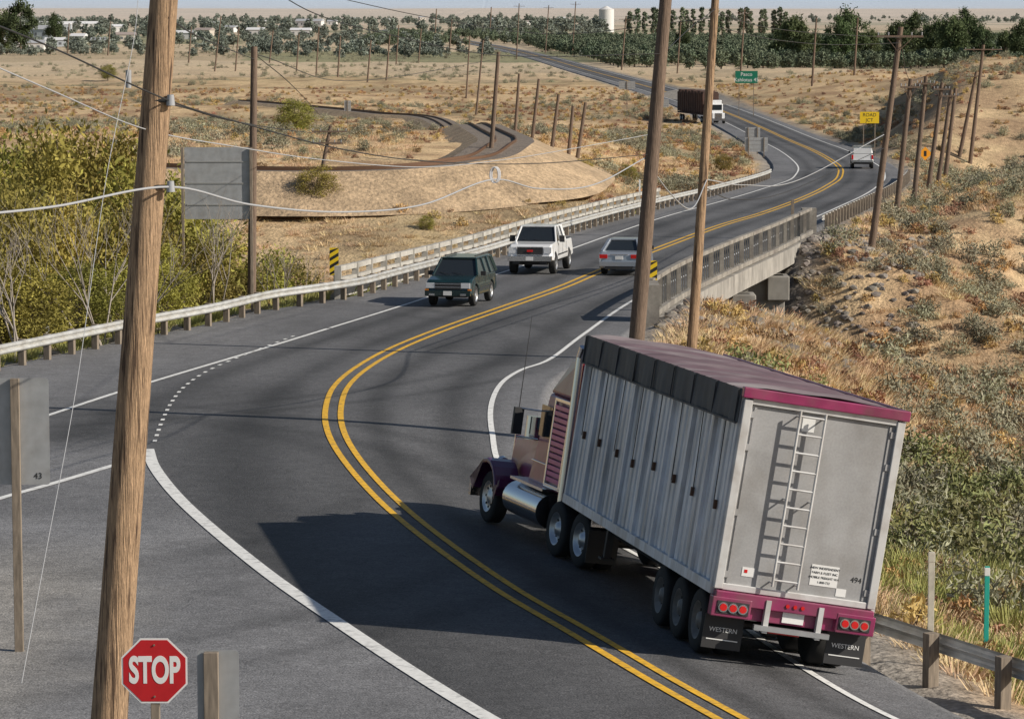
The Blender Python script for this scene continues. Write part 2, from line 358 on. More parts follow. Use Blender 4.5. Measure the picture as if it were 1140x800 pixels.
# open balustrade: slender uprights with clear gaps, seen obliquely
pt,LL=side_line(112,172,lambda y:xr(y)+.15)
mb=MB(); s=0
while s<LL:
    p=pt(s); mb.box(p+Vector((0,0,.62)),(.2,.26,1.5),0); s+=3.4
s=.68
k_=0
while s<LL:
    k_+=1
    if k_%5: 
        p=pt(s); mb.box(p+Vector((0,0,.65)),(.05,.07,1.15),1)
    s+=.68
s=0
while s<LL-.1:
    a,b=pt(s),pt(min(s+3.4,LL))
    mb.beam(a+Vector((0,0,1.3)),b+Vector((0,0,1.3)),.2,.16,0); mb.beam(a+Vector((0,0,.06)),b+Vector((0,0,.06)),.36,.2,0); s+=3.4
a=pt(0); mb.box(a+Vector((0,-1,.4)),(.5,2.0,1.9),0); a=pt(LL); mb.box(a+Vector((0,.8,-.3)),(.8,.8,3.2),0)
mb.build('railing',[MATS['concrete_old'],M('rail_metal',(.16,.15,.135),.7,.2,noise=[(3,.25)])],e)
pt,LL=side_line(122,205,lambda y:xg(y)-.75)
mb=MB(); s=0
while s<LL:
    p=pt(s); mb.box(p+Vector((0,0,.5)),(.26,.3,1.5),0); s+=2.4
s=0
while s<LL-.1:
    a,b=pt(s),pt(min(s+2.4,LL))
    for h,t in((1.14,.2),(.72,.14),(.28,.5)): mb.beam(a+Vector((0,0,h)),b+Vector((0,0,h)),.2,t,0)
    s+=2.4
mb.build('parapet',[MATS['concrete']],e)
# ------------------------------------------------------------------ railway
rz_=lambda x,y:prof(y)+bench(y)+.9+0*np.asarray(x,float)
RP=[hit(a,b,rz_) for a,b in [(-120,166),(0,176),(150,184),(300,189),(420,188),(500,180),(548,168),(563,156),(545,145),(490,135),(420,126),(350,119),(270,112)]]
RC=catmull([(p.x,p.y) for p in RP],14)
M('ballast',(.20,.165,.135),.95,noise=[(2,.25),(12,.3)],bump=(8,.6,.1)); M('rust_rail',(.16,.09,.055),.6,.5)
T=np.gradient(RC,axis=0);T/=np.linalg.norm(T,axis=1)[:,None];NN=np.stack([T[:,1],-T[:,0]],-1); zt=rz_(RC[:,0],RC[:,1])
V=[];pr=[(-8,-2.6),(-2.1,0),(2.1,0),(8,-2.6)]
for i in range(len(RC)):
    for o,h in pr: V.append((RC[i,0]+NN[i,0]*o,RC[i,1]+NN[i,1]*o,zt[i]+h))
e=empty('railway_track'); mb=MB(); Fm=[(i*4+j,i*4+j+1,i*4+5+j,i*4+4+j) for i in range(len(RC)-1) for j in range(3)]
mb.add(V,Fm,[(0 if k%3==1 else 1) for k in range(len(Fm))]); mb.build('embankment',[MATS['ballast'],M('bank_soil',(.44,.32,.20),.95,noise=[(.5,.25),(3,.3)],bump=(4,.8,.15))],e)
mb=MB()
for o in(-.75,.75):
    for i in range(len(RC)-1):
        mb.beam((RC[i,0]+NN[i,0]*o,RC[i,1]+NN[i,1]*o,zt[i]+.1),(RC[i+1,0]+NN[i+1,0]*o,RC[i+1,1]+NN[i+1,1]*o,zt[i+1]+.1),.1,.18)
mb.build('rails',[MATS['rust_rail']],e)
# ------------------------------------------------------------------ vegetation
def leafquads(C,size,seed,up=.0,asp=1.0):
    r=np.random.default_rng(seed); n=len(C)
    a=r.normal(size=(n,3)); a[:,2]+=up; a/=np.linalg.norm(a,axis=1)[:,None]
    b=r.normal(size=(n,3)); b-=a*(a*b).sum(1)[:,None]; b/=np.linalg.norm(b,axis=1)[:,None]
    sz=(size*r.uniform(.6,1.3,n))[:,None]
    A=a*sz*asp; B=b*sz
    V=np.stack([C-A,C+B*.5,C+A,C-B*.5],1).reshape(-1,3)
    return V,np.arange(n*4).reshape(-1,4)
def plant(name,C,size,seed,mats,trunk=None,up=0,asp=1,link=True):
    V,Q=leafquads(C,size,seed,up,asp); mi=np.zeros(len(Q),int)
    if trunk:
        tv=np.array(trunk.v); tq=np.array([f for f in trunk.f if len(f)==4]); Q=np.concatenate([Q,tq+len(V)]); mi=np.concatenate([mi,np.ones(len(tq),int)]); V=np.concatenate([V,tv])
    return fastmesh(name,V,Q,mats,mi,link=link)
M('bark',(.16,.125,.095),.95,noise=[(5,.3)]); M('bark_grey',(.33,.29,.25),.9)
M('sage_leaf',(.29,.28,.19),.9,rand=.3,noise=[(2.5,.3)]); M('rabbit_leaf',(.48,.33,.13),.9,rand=.3,noise=[(2,.3)])
M('grass_blade',(.62,.47,.28),.9,rand=.25); M('grass_green',(.33,.34,.11),.9,rand=.3); M('brown_brush',(.34,.20,.115),.9,rand=.3); M('green_brush',(.21,.22,.085),.9,rand=.3,noise=[(2,.3)])
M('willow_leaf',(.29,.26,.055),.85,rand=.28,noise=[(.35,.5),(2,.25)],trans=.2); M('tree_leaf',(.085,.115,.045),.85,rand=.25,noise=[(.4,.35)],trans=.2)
M('tree_leaf_far',(.14,.175,.11),.9,rand=.25,noise=[(.3,.3)]); M('tree_leaf_haze',(.21,.24,.20),.9,rand=.25)  # leaf colours paled with distance, haze painted into the base colour
def shrub(name,R,H,n,size,seed,mat,up=.8,asp=2.2):
    r=np.random.default_rng(seed); k=16
    cc=r.normal(size=(k,3)); cc/=np.linalg.norm(cc,axis=1)[:,None]; cc[:,2]=np.abs(cc[:,2]); cc*=r.uniform(.4,1.0,(k,1))
    j=r.integers(0,k,n); P=cc[j]+r.normal(size=(n,3))*.15; P[:,2]=np.abs(P[:,2]); P*=np.array([R,R,H])
    t=MB()
    for q in range(7):
        c=cc[q]*np.array([R,R,H]); t.cyl((0,0,-.1),tuple(c),.03,.01,4,caps=False)
    return plant(name,P,size,seed,[MATS[mat],MATS['bark']],t,up,asp,link=False)
def tuft(name,R,H,n,seed,mat,w=.013):
    r=np.random.default_rng(seed); a=r.uniform(0,6.28,n); rr=R*np.sqrt(r.uniform(0,1,n))*.8; bx=np.stack([rr*np.cos(a),rr*np.sin(a),-.05*np.ones(n)],-1)
    tp=bx+np.stack([np.cos(a)*R*r.uniform(.1,.9,n),np.sin(a)*R*r.uniform(.1,.9,n),H*r.uniform(.5,1.1,n)],-1)
    b=r.uniform(0,6.28,n); d=np.stack([np.cos(b),np.sin(b),0*b],-1)*w
    V=np.stack([bx-d,bx+d,tp+d*.3,tp-d*.3],1).reshape(-1,3)
    return fastmesh(name,V,np.arange(4*n).reshape(-1,4),[MATS[mat]],link=False)
def coll(name,objs):
    c=bpy.data.collections.new(name)
    for o in objs: c.objects.link(o)
    return c
c_sage=coll('sage_src',[shrub('sage_a',.75,.75,520,.04,1,'sage_leaf',asp=1.9),shrub('sage_b',.6,.85,480,.04,2,'sage_leaf',asp=1.9),shrub('sage_c',.9,.65,560,.04,3,'sage_leaf',asp=1.9)])
c_rab=coll('rab_src',[shrub('rab_a',.5,.45,260,.045,4,'rabbit_leaf',1.0,1.8),shrub('rab_b',.45,.42,260,.045,5,'brown_brush',1.0,1.8),shrub('rab_c',.5,.4,240,.045,15,'brown_brush',1.0,1.8),shrub('rab_d',.5,.45,240,.045,16,'rabbit_leaf',1.0,1.8)])
c_gr=coll('gr_src',[tuft('gr_a',.40,.26,70,6,'grass_blade'),tuft('gr_b',.5,.22,80,7,'grass_blade'),tuft('gr_c',.35,.32,60,8,'grass_blade')])
c_gg=coll('gg_src',[tuft('gg_a',.35,.5,100,9,'grass_green'),tuft('gg_b',.4,.42,100,10,'grass_green')])
c_gb=coll('gb_src',[shrub('gb_a',.8,.9,620,.045,21,'green_brush',.6,1.7),shrub('gb_b',.9,.75,620,.045,22,'green_brush',.6,1.7),shrub('gb_c',.7,.8,520,.04,23,'sage_leaf',.6,1.7)])
def scatter(name,P,S,src,seed=0):
    r=np.random.default_rng(seed); n=len(P)
    me=bpy.data.meshes.new(name); me.vertices.add(n); me.vertices.foreach_set('co',np.asarray(P,np.float32).ravel())
    a=me.attributes.new('sc','FLOAT','POINT'); a.data.foreach_set('value',np.asarray(S,np.float32))
    a=me.attributes.new('rz','FLOAT','POINT'); a.data.foreach_set('value',r.uniform(0,6.28,n).astype(np.float32))
    o=bpy.data.objects.new(name,me); COL.objects.link(o)
    ng=bpy.data.node_groups.new(name,'GeometryNodeTree'); ng.interface.new_socket('Geometry',in_out='INPUT',socket_type='NodeSocketGeometry'); ng.interface.new_socket('Geometry',in_out='OUTPUT',socket_type='NodeSocketGeometry')
    N=ng.nodes; gi=N.new('NodeGroupInput'); go=N.new('NodeGroupOutput'); ip=N.new('GeometryNodeInstanceOnPoints'); ci=N.new('GeometryNodeCollectionInfo')
    ci.inputs['Collection'].default_value=src; ci.inputs['Separate Children'].default_value=True; ci.inputs['Reset Children'].default_value=True
    ip.inputs['Pick Instance'].default_value=True
    na=N.new('GeometryNodeInputNamedAttribute'); na.data_type='FLOAT'; na.inputs['Name'].default_value='sc'
    nb=N.new('GeometryNodeInputNamedAttribute'); nb.data_type='FLOAT'; nb.inputs['Name'].default_value='rz'
    cx=N.new('ShaderNodeCombineXYZ'); er=N.new('FunctionNodeEulerToRotation')
    l=ng.links.new; l(gi.outputs[0],ip.inputs['Points']); l(ci.outputs[0],ip.inputs['Instance']); l(nb.outputs['Attribute'],cx.inputs['Z']); l(cx.outputs[0],er.inputs[0]); l(er.outputs[0],ip.inputs['Rotation']); l(na.outputs['Attribute'],ip.inputs['Scale']); l(ip.outputs[0],go.inputs[0])
    md=o.modifiers.new('scatter','NODES'); md.node_group=ng; return o
def cand(n,y0,y1,seed,spread=.23,dmin=2.0):
    r=np.random.default_rng(seed); y=r.uniform(y0,y1,n); x=r.uniform(-1,1,n)*(spread*y+6)
    d=np.maximum(xl(y)-x,x-xr(y)); ok=d>dmin
    for i in range(0,len(RC),2):
        ok&=((x-RC[i,0])**2+(y-RC[i,1])**2)>6.5**2
    ok&=~((y<84)&(x<0))
    return x[ok],y[ok],d[ok],r
def place(x,y,dz=-.03): return np.stack([x,y,terr(x,y)+dz],-1)
x,y,dd,r=cand(8500,60,520,101); clean=(x<0)&(y<262)&(y>150); rclean=(x>0)&(y>95)&(y<185)&(x<.115*y)
k=(fbm(x/22,y/22,11)+.12*((x>.125*y)&(y<330)&(y>140))-.22*clean-.12*rclean+.14*r.uniform(-1,1,len(x))>.50); x,y=x[k],y[k]
x2,y2,dd,r2=cand(5000,520,1500,102); k=fbm(x2/60,y2/60,41)>.5; x2,y2=x2[k],y2[k]
x=np.concatenate([x,x2]);y=np.concatenate([y,y2]); scatter('sagebrush',place(x,y),r.uniform(.6,1.6,len(x)),c_sage,1)
x,y,dd,r=cand(12000,50,700,103,dmin=1.8); k=~((x<0)&(y<255)&(y>150)&(r.random(len(x))<.7)); scatter('rabbitbrush',place(x[k],y[k]),r.uniform(.5,1.3,k.sum()),c_rab,2)
x,y,dd,r=cand(19000,50,300,104,dmin=1.4,spread=.19); k=fbm(x/9,y/9,51)>.36; scatter('dry_grass',place(x[k],y[k]),r.uniform(.6,1.5,k.sum()),c_gr,3)
r=np.random.default_rng(9); n=1500; y=r.uniform(44,84,n); x=xr(y)+r.uniform(2.4,10,n); k=fbm(x/2,y/3,61)>.45; scatter('green_grass',place(x[k],y[k]),r.uniform(.6,1.3,k.sum()),c_gg,4)
n=3000; y=r.uniform(48,125,n); x=xr(y)+r.uniform(1.5,18,n); scatter('roadside_grass',place(x,y),r.uniform(.6,1.6,n),c_gr,5)
n=900; y=r.uniform(88,200,n); x=xl(y)-r.uniform(.3,5,n); scatter('verge_grass',place(x,y),r.uniform(.5,1.2,n),c_gg,6)
n=300; y=r.uniform(54,100,n); x=xr(y)+4.5+r.uniform(0,1,n)**.8*14; k=fbm(x/5,y/7,66)+.012*(x-xr(y))>.53; scatter('green_shrubs',place(x[k],y[k]),r.uniform(.7,1.7,k.sum()),c_gb,7)
def rock(seed):
    r=random.Random(seed)
    bm=bmesh.new(); bmesh.ops.create_icosphere(bm,subdivisions=1,radius=.3)
    for v in bm.verts: v.co*=r.uniform(.7,1.25); v.co.z*=.7
    me=bpy.data.meshes.new('rock'); bm.to_mesh(me); bm.free(); me.materials.append(M('rock_mat',(.22,.195,.17),.9,noise=[(3,.3)],rand=.3)); return bpy.data.objects.new('rock',me)
c_rk=coll('rock_src',[rock(1),rock(2),rock(3)])
n=1500; y=r.uniform(108,176,n); x=xr(y)+.8+6.5*r.random(n)**1.4; scatter('riprap_rocks',place(x,y,.02),r.uniform(.25,1.0,n),c_rk,8)
def tree(name,R,H,z0,nc,nl,size,seed,leaf,bark='bark',shape=1.0,tr=.25,link=True):
    r=np.random.default_rng(seed); cc=r.normal(size=(nc,3)); cc/=np.linalg.norm(cc,axis=1)[:,None]; cc*=r.uniform(.35,1.0,(nc,1))**.6
    hz=(cc[:,2]+1)/2; wid=np.where(hz<.5,1,1-shape*(hz-.5)*.9)
    cc=np.stack([cc[:,0]*R*wid,cc[:,1]*R*wid,z0+hz*(H-z0)],-1)
    rr=R*r.uniform(.14,.3,nc); j=r.integers(0,nc,nl); P=cc[j]+r.normal(size=(nl,3))*rr[j][:,None]*np.array([1,1,.85])*.7
    t=MB(); t.cyl((0,0,-.6),(0,0,z0+.25*(H-z0)),tr,tr*.6,8,caps=False); t.cyl((0,0,z0+.25*(H-z0)),(.1*R,0,z0+.8*(H-z0)),tr*.6,tr*.15,6,caps=False)
    for q in range(0,nc,2):
        zz=min(z0+.3*(H-z0),max(.3,cc[q,2]*.5)); t.cyl((0,0,zz),tuple(cc[q]),tr*.3,.02,5,caps=False)
    return plant(name,P,size,seed,[MATS[leaf],MATS[bark]],t,0,1.3,link=link)
wv=[tree('willow_tree',3.0,8,.3,70,9000,.10,200+i,'willow_leaf',tr=.16,link=False) for i in range(3)]
def inst(name,me,p,s,rz):
    o=bpy.data.objects.new(name,me); COL.objects.link(o); o.location=p; o.scale=s; o.rotation_euler=(0,0,rz); return o
r=random.Random(5)
WT=[(-20,118,146),(30,125,138),(75,130,133),(120,128,138),(160,122,158),(10,107,205),(60,110,200),(105,114,205),(150,114,215),(190,135,200),(30,100,285),(85,103,288),(135,107,282),(178,112,262),(215,120,262),(245,127,266),(292,134,268),(-10,100,270),(-40,110,200),(235,140,250),(0,150,146),(60,160,142),(110,155,146),(330,142,285),(200,150,190)]
for i,(px,Y,top) in enumerate(WT):
    tp=at(px,top,Y); zg=float(terr(tp.x,Y)); h=max(1.5,tp.z-zg); s=h/8
    w_=min(max(s,.5)*r.uniform(.85,1.15),1.1 if Y>112 else .75)
    inst('willow_tree',wv[i%3].data,(tp.x,Y,zg-.1),(w_,w_,s),r.uniform(0,6))
def bare(name,p,H,seed):
    r=random.Random(seed); mb=MB()
    def br(a,d,l,rad,k):
        b=a+d*l; mb.cyl(a,b,rad,rad*.6,5,caps=False)
        if k>0:
            for _ in range(3):
                nd=(d+Vector((r.uniform(-1,1),r.uniform(-1,1),r.uniform(-.2,.9)))*.65).normalized(); br(a.lerp(b,r.uniform(.6,1)),nd,l*.68,rad*.5,k-1)
    for _ in range(4):
        br(Vector((r.uniform(-.3,.3),r.uniform(-.3,.3),-.2)),Vector((r.uniform(-.6,.6),r.uniform(-.6,.6),1)).normalized(),H*.36,.04,3)
    o=mb.build(name,[MATS['bark_grey']]); o.location=p; return o
for (px,Y,h) in [(22,97,4.2),(112,101,5.2),(138,103,4.8),(238,114,4.2),(318,126,3)]:
    q=at(px,300,Y); bare('bare_shrub',(q.x,Y,float(terr(q.x,Y))),h*1.4,int(px))
for (px,py,w) in [(352,228,2.6),(300,212,1.2),(475,255,1.0),(120,90,4),(330,150,3.0),(650,200,1.6),(805,190,1.6),(700,202,1.4)]:
    q=hit(px,py,terr); inst('green_shrub',wv[1].data,(q.x,q.y,q.z-.2),(w/5,w/5,w/7),px)
tf=[tree('tree_src',2.0,4.2,.6,22,900,.28,300+i,'tree_leaf_far',link=False) for i in range(2)]
c_or=coll('orchard_src',tf)
r=random.Random(6)
xs=[];ysx=[]
for yy in np.arange(930,1650,11.0):
    for xx in np.arange(22+ (yy-930)*-.02,360,5.0):
        xs.append(xx+r.uniform(-.6,.6)); ysx.append(yy+r.uniform(-.6,.6))
for yy in np.arange(1500,2100,16.0):
    for xx in np.arange(-70,20,6.0): xs.append(xx); ysx.append(yy)
xs=np.array(xs);ysx=np.array(ysx); k=(np.abs(xs-xy_(ysx))>12)&(xs<.25*ysx)&(fbm(xs/40,ysx/60,81)>.33)
scatter('orchard',np.stack([xs[k],ysx[k],terr(xs[k],ysx[k])],-1),np.random.default_rng(3).uniform(.8,1.3,k.sum()),c_or,9)
bt=[tree('cottonwood_tree',5.0,14,2,46,5000,.34,400+i,'tree_leaf',tr=.35,link=False) for i in range(3)]
for i,(px,Y,top) in enumerate([(868,1010,28),(885,1000,14),(935,990,18),(948,1020,8),(1000,980,20),(1018,1000,14),(1040,990,20),(1062,970,14),(1075,1010,10),(1095,960,26),(1120,980,32),(1138,950,22),(905,1040,34),(970,1030,30),(760,1200,30),(740,1250,34),(1160,960,25),(1178,960,18),(22,1200,-2),(2,1210,8),(60,1500,15)]):
    tp=at(px,top,Y); zg=float(terr(tp.x,Y)); h=tp.z-zg; s=h/14; inst('cottonwood_tree',bt[i%3].data,(tp.x,Y,zg),(s*.8,s*.8,s),i)
pt_=[tree('poplar_tree',1.6,16,.8,40,1600,.45,450,'tree_leaf_far',shape=.7,link=False)]
px=700
while px<875:
    if r.random()<.88:
        tp=at(px,r.uniform(3,10),1750); zg=float(terr(tp.x,1750)); s=(tp.z-zg)/16; inst('poplar_tree',pt_[0].data,(tp.x,1750+r.uniform(-20,20),zg),(s*.9,s*.9,s),px)
    px+=r.uniform(5,10)
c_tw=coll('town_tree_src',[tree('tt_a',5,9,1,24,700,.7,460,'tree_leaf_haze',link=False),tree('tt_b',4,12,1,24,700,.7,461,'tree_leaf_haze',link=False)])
r2=np.random.default_rng(12); n=1700; y=1150+3000*r2.random(n)**1.2; x=r2.uniform(-.2,.03,n)*y; k=(fbm(x/120,y/200,71)>.47)&(np.abs(x-xy_(np.minimum(y,2500)))>14)
n3_=260; y3=r2.uniform(3600,5200,n3_); x3=r2.uniform(-.2,.2,n3_)*y3
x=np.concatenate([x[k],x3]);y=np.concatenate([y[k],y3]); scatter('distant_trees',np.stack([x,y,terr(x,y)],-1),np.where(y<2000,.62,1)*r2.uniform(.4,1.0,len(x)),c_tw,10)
# ------------------------------------------------------------------ town
M('wall_white',(.66,.65,.64),.8); M('wall_tan',(.52,.47,.41),.8); M('wall_blue',(.45,.49,.53),.8); M('roof_grey',(.42,.43,.45),.7); M('roof_white',(.72,.72,.73),.6); M('roof_brown',(.36,.30,.27),.8); M('window_dark',(.14,.15,.17),.3)  # town colours washed out to paint in the distance haze
def house(name,px,py,w,dp,h,wall,roof,rz):
    q=hit(px,py,pz); e=empty(name,Matrix.Translation((q.x,q.y,float(terr(q.x,q.y))))@Matrix.Rotation(rz,4,'Z'))
    mb=MB(); mb.box((0,0,h/2),(w,dp,h)); mb.build('walls',[MATS[wall]],e)
    mb=MB(); g=h*.4; mb.add([(-w/2-.4,-dp/2-.4,h),(w/2+.4,-dp/2-.4,h),(w/2+.4,dp/2+.4,h),(-w/2-.4,dp/2+.4,h),(-w/2-.4,0,h+g),(w/2+.4,0,h+g)],[(0,1,5,4),(2,3,4,5),(0,4,3),(1,2,5)]); mb.build('roof',[MATS[roof]],e)
    mb=MB(); k=max(2,int(w/4))
    for i in range(k): mb.box((-w/2+(i+.5)*w/k,-dp/2,h*.5),(1.3,.1,h*.35))
    mb.build('windows',[MATS['window_dark']],e)
r=random.Random(11)
for (px,py) in [(12,52),(38,56),(62,52),(88,48),(112,52),(140,46),(175,42),(205,44),(228,40),(255,36),(285,40),(310,36),(335,40),(345,30),(130,36),(95,34),(60,36),(20,36),(240,30),(290,28),(370,28),(395,25),(430,25),(470,23),(505,24),(545,26),(590,28),(625,24),(30,44)]:
    wh=r.random()<.2
    k_=.9 if py<46 else .7
    house('warehouse' if wh else 'house',px,py,(r.uniform(22,34) if wh else r.uniform(10,15))*k_,r.uniform(8,12),(r.uniform(5.5,7) if wh else r.uniform(4,5.2))*k_,r.choice(['wall_white','wall_white','wall_tan','wall_blue']),r.choice(['roof_grey','roof_white','roof_brown','roof_white']),r.uniform(-.4,.4))
q=hit(675,36,pz); e=empty('grain_silo',Matrix.Translation((q.x,q.y,q.z))); mb=MB(); mb.cyl((0,0,0),(0,0,17),5.6,5.6,28); mb.cyl((0,0,17),(0,0,19.5),5.7,.8,28); mb.box((5.7,0,9),(.4,.8,18)); mb.build('tank',[MATS['wall_white']],e)
# ------------------------------------------------------------------ poles and wires
M('pole_wood',(.40,.265,.16),.85,noise=[(3,.2),(14,.35)],stretch=(9,9,.3),dirt=(2.4,(.085,.05,.03),.95,(.53,.64)),bump=(9,1,.04))
M('pole_wood_dark',(.17,.12,.088),.9,noise=[(3,.25),(14,.3)],stretch=(6,6,.4),bump=(9,.8,.03)); M('insulator',(.35,.36,.38),.25); M('wire_dark',(.03,.03,.03),.5); M('wire_grey',(.40,.41,.43),.45)
def pole(pb,ptp,Y=None,r=.15,arms=((.6,2.4),),mat='pole_wood_dark',ang=0):
    if Y is None:
        q=hit(pb[0],pb[1],terr); Y=q.y
    b=at(pb[0],pb[1],Y); t=at(ptp[0],ptp[1],Y); d=(t-b).normalized()
    zg=float(terr(b.x,b.y)); k=(b.z-zg+.5)/d.z if b.z>zg-.3 else .4
    b0=b-d*k
    e=empty('utility_pole',Matrix.Translation(b0)); L=(t-b0); mb=MB(); mb.cyl((0,0,0),L,r*1.15,r*.8,18); mb.build('shaft',[MATS[mat]],e)
    if arms:
        mb=MB(); dirx=Vector((math.cos(ang),math.sin(ang),0))
        for dn,w in arms:
            c=L-d*dn+Vector((0,-r,0)); mb.beam(c-dirx*w/2,c+dirx*w/2,.10,.11,0)
            mb.beam(c-dirx*w*.3,c-d*.8,.03,.03,0); mb.beam(c+dirx*w*.3,c-d*.8,.03,.03,0)
            for s in(-.47,-.25,.25,.47): mb.cyl(c+dirx*w*s+Vector((0,0,.05)),c+dirx*w*s+Vector((0,0,.22)),.03,.045,8,1)
        mb.build('crossarm',[MATS[mat],MATS['insulator']],e)
    return e,b0,t
PY=38.0; PF=37.85
e,b0,t=pole((115,885),(187,-60),PY,.205,None,'pole_wood')
mb=MB()
for (px,py) in [(188,112),(188,208)]:
    p=at(px,py,PF)-b0; mb.cyl(p+Vector((-.17,0,0)),p+Vector((.06,0,0)),.025,.025,8,1); mb.cyl(p+Vector((.02,-.0,-.06)),p+Vector((.02,0,.07)),.055,.042,10,0)
mb.cyl(at(143,78,PF-.1)-b0,at(143,98,PF-.1)-b0,.035,.035,8,0)
mb.build('brackets',[MATS['insulator'],MATS['wire_dark']],e)
pole((700,480),(742,-10),76,.185,None,'pole_wood_dark'); pole((768,420),(797,-10),95,.145,None,'pole_wood')
pole((280,338),(283,52),118,.15,None)
for a in [((970,278),(1003,30),.17,((.5,2.4),)),((997,245),(1014,88),.17,((.5,1.2),)),((1017,228),(1031,85),.17,((.5,1.2),)),((1033,215),(1049,92),.17,((.5,1.2),)),((1044,206),(1059,100),.17,((.5,1.2),)),((1052,200),(1064,98),.18,None),((1080,182),(1095,50),.2,((.5,4.0),)),((1068,175),(1087,80),.2,((.5,2),)),
 ((357,198),(368,140),.14,((.4,2.4),(1.2,2.0))),((545,192),(555,58),.16,None),((573,156),(578,82),.14,None),((592,160),(600,88),.14,None),((614,168),(622,105),.15,None),((632,183),(638,118),.15,None),((641,188),(652,114),.15,None),((530,128),(538,45),.16,None),((519,110),(523,40),.16,None),
 ((239,80),(246,18),.2,None),((262,80),(266,30),.2,None),((352,84),(355,30),.2,None),((330,80),(333,38),.2,None),((376,86),(379,40),.2,None),((409,92),(413,45),.2,None),((430,90),(434,38),.2,None),((441,72),(444,28),.2,None),((466,70),(469,32),.2,None),((575,66),(578,4),.2,((1,4),)),((607,60),(611,6),.22,((1,4),)),((637,62),(641,2),.22,((1,4),)),((692,78),(697,18),.22,((1,4),)),((824,92),(829,10),.2,((1,4),)),((904,96),(909,20),.2,None),((951,84),(955,20),.2,None),((754,82),(758,22),.2,None),((500,60),(503,22),.3,None),((210,70),(213,30),.22,None),((182,66),(185,26),.22,None),((120,62),(123,24),.25,None),((300,70),(304,34),.22,None),((484,46),(486,10),.35,None),((545,40),(547,8),.4,None),((75,60),(77,26),.25,None)]:
    pole(a[0],a[1],None,a[2],a[3])
def wire(pts,rad=.012,mat='wire_dark'):
    W_=catmull([tuple(at(*p)) for p in pts],10); c=bpy.data.curves.new('overhead_wire','CURVE'); c.dimensions='3D'; c.bevel_depth=rad; c.bevel_resolution=1; s=c.splines.new('POLY'); s.points.add(len(W_)-1)
    for i,w in enumerate(W_): s.points[i].co=(*w,1)
    c.materials.append(MATS[mat]); o=bpy.data.objects.new('overhead_wire',c); COL.objects.link(o)
wire([(-60,6,31),(60,54,34),(188,112,PF),(280,140,42),(380,166,48),(480,180,55),(600,182,66),(722,172,76)],.010)
wire([(-60,242,31),(60,230,34),(188,208,PF),(280,228,42),(380,236,48),(470,228,54),(548,200,60),(600,210,66),(660,206,71),(718,176,76)],.015,'wire_grey')
wire([(-60,50,31),(60,102,34),(162,144,PF),(260,163,42),(360,178,48),(470,186,54),(560,178,62),(640,165,70),(722,150,76)],.008,'wire_grey')
wire([(190,116,PF),(300,142,60),(366,150,200)],.010)
wire([(24,760,30),(50,620,31),(85,430,33),(118,200,35),(148,50,36),(155,-20,36.5)],.004,'wire_grey')
wire([(290,-20,60),(350,15,62),(430,38,66),(560,62,70),(738,60,76)],.010); wire([(738,60,76),(770,30,85),(797,10,95)],.010)
wire([(300,-20,90),(480,20,100),(620,38,110),(795,20,95)],.012)
wire([(718,176,76),(745,214,80),(770,232,86),(787,200,95)],.018,'wire_grey'); wire([(787,200,95),(830,206,112),(890,200,130),(984,150,156)],.018,'wire_grey'); wire([(787,210,95),(820,222,110),(880,212,130),(984,165,156)],.015,'wire_dark')
wire([(797,14,95),(850,30,110),(920,38,130),(1002,42,156)],.012); wire([(797,30,95),(860,44,110),(930,50,130),(1002,48,156)],.012)
wire([(1002,42,156),(1012,88,200),(1030,86,230),(1047,92,258),(1058,101,280)],.02)
wire([(283,60,118),(330,100,150),(368,142,270)],.018); wire([(283,60,118),(400,90,180),(554,66,270)],.018); wire([(187,20,PF),(230,45,60),(283,66,118)],.012)
mb=MB(); c=at(550,196,60)
for k in range(3):
    pr=[c+Vector((.08*math.cos(t)+.02*k,.03*k,.15*math.sin(t)+.02)) for t in [i*math.pi*2/16 for i in range(17)]]
    for a,b in zip(pr[:-1],pr[1:]): mb.cyl(a,b,.012,.012,6)
mb.build('cable_coil',[M('cable_white',(.6,.6,.62),.5)])
# ------------------------------------------------------------------ signs
M('sign_back',(.42,.43,.44),.5,.4,noise=[(4,.12)],dirt=(3,(.3,.28,.26),.4)); M('sign_red',(.50,.015,.02),.4,noise=[(6,.08)]); M('sign_white',(.78,.78,.77),.45); M('sign_green',(.01,.17,.10),.4); M('sign_yellow',(.8,.55,.02),.45); M('sign_orange',(.85,.35,.02),.45); M('sign_black',(.02,.02,.02),.5); M('steel_post',(.4,.4,.39),.5,.5)
def oct_(R): return [(R*math.cos(math.radians(22.5+45*i)),R*math.sin(math.radians(22.5+45*i))) for i in range(8)]
def plate(mb,pts,y0,y1,mat):
    n=len(pts); mb.add([(x,y0,z) for x,z in pts]+[(x,y1,z) for x,z in pts],[tuple(range(n)),tuple(range(2*n-1,n-1,-1))]+[(i,n+i,n+(i+1)%n,(i+1)%n) for i in range(n)],mat)
c=at(172,746,35.5); e=empty('stop_sign',Matrix.Translation(c)); mb=MB(); R=.41
plate(mb,oct_(R),-.004,.0,0); plate(mb,oct_(R*.945),-.008,-.0045,1); mb.build('face',[MATS['sign_white'],MATS['sign_red']],e)
tx=text('lettering','STOP',.37,MATS['sign_white'],e,(0,-.0095,-.005)); tx.scale=(.66,1.15,1); tx.data.offset=.013
zg=float(terr(c.x,c.y+.06))-c.z; mb=MB(); mb.box((0,.055,(zg-.4+.3)/2),(.1,.1,.3-zg+.4)); 
for z in(.3,-.3): mb.cyl((0,-.02,z),(0,0,z),.012,.012,8)
mb.build('post',[MATS['post_wood']],e,bevel=.008)
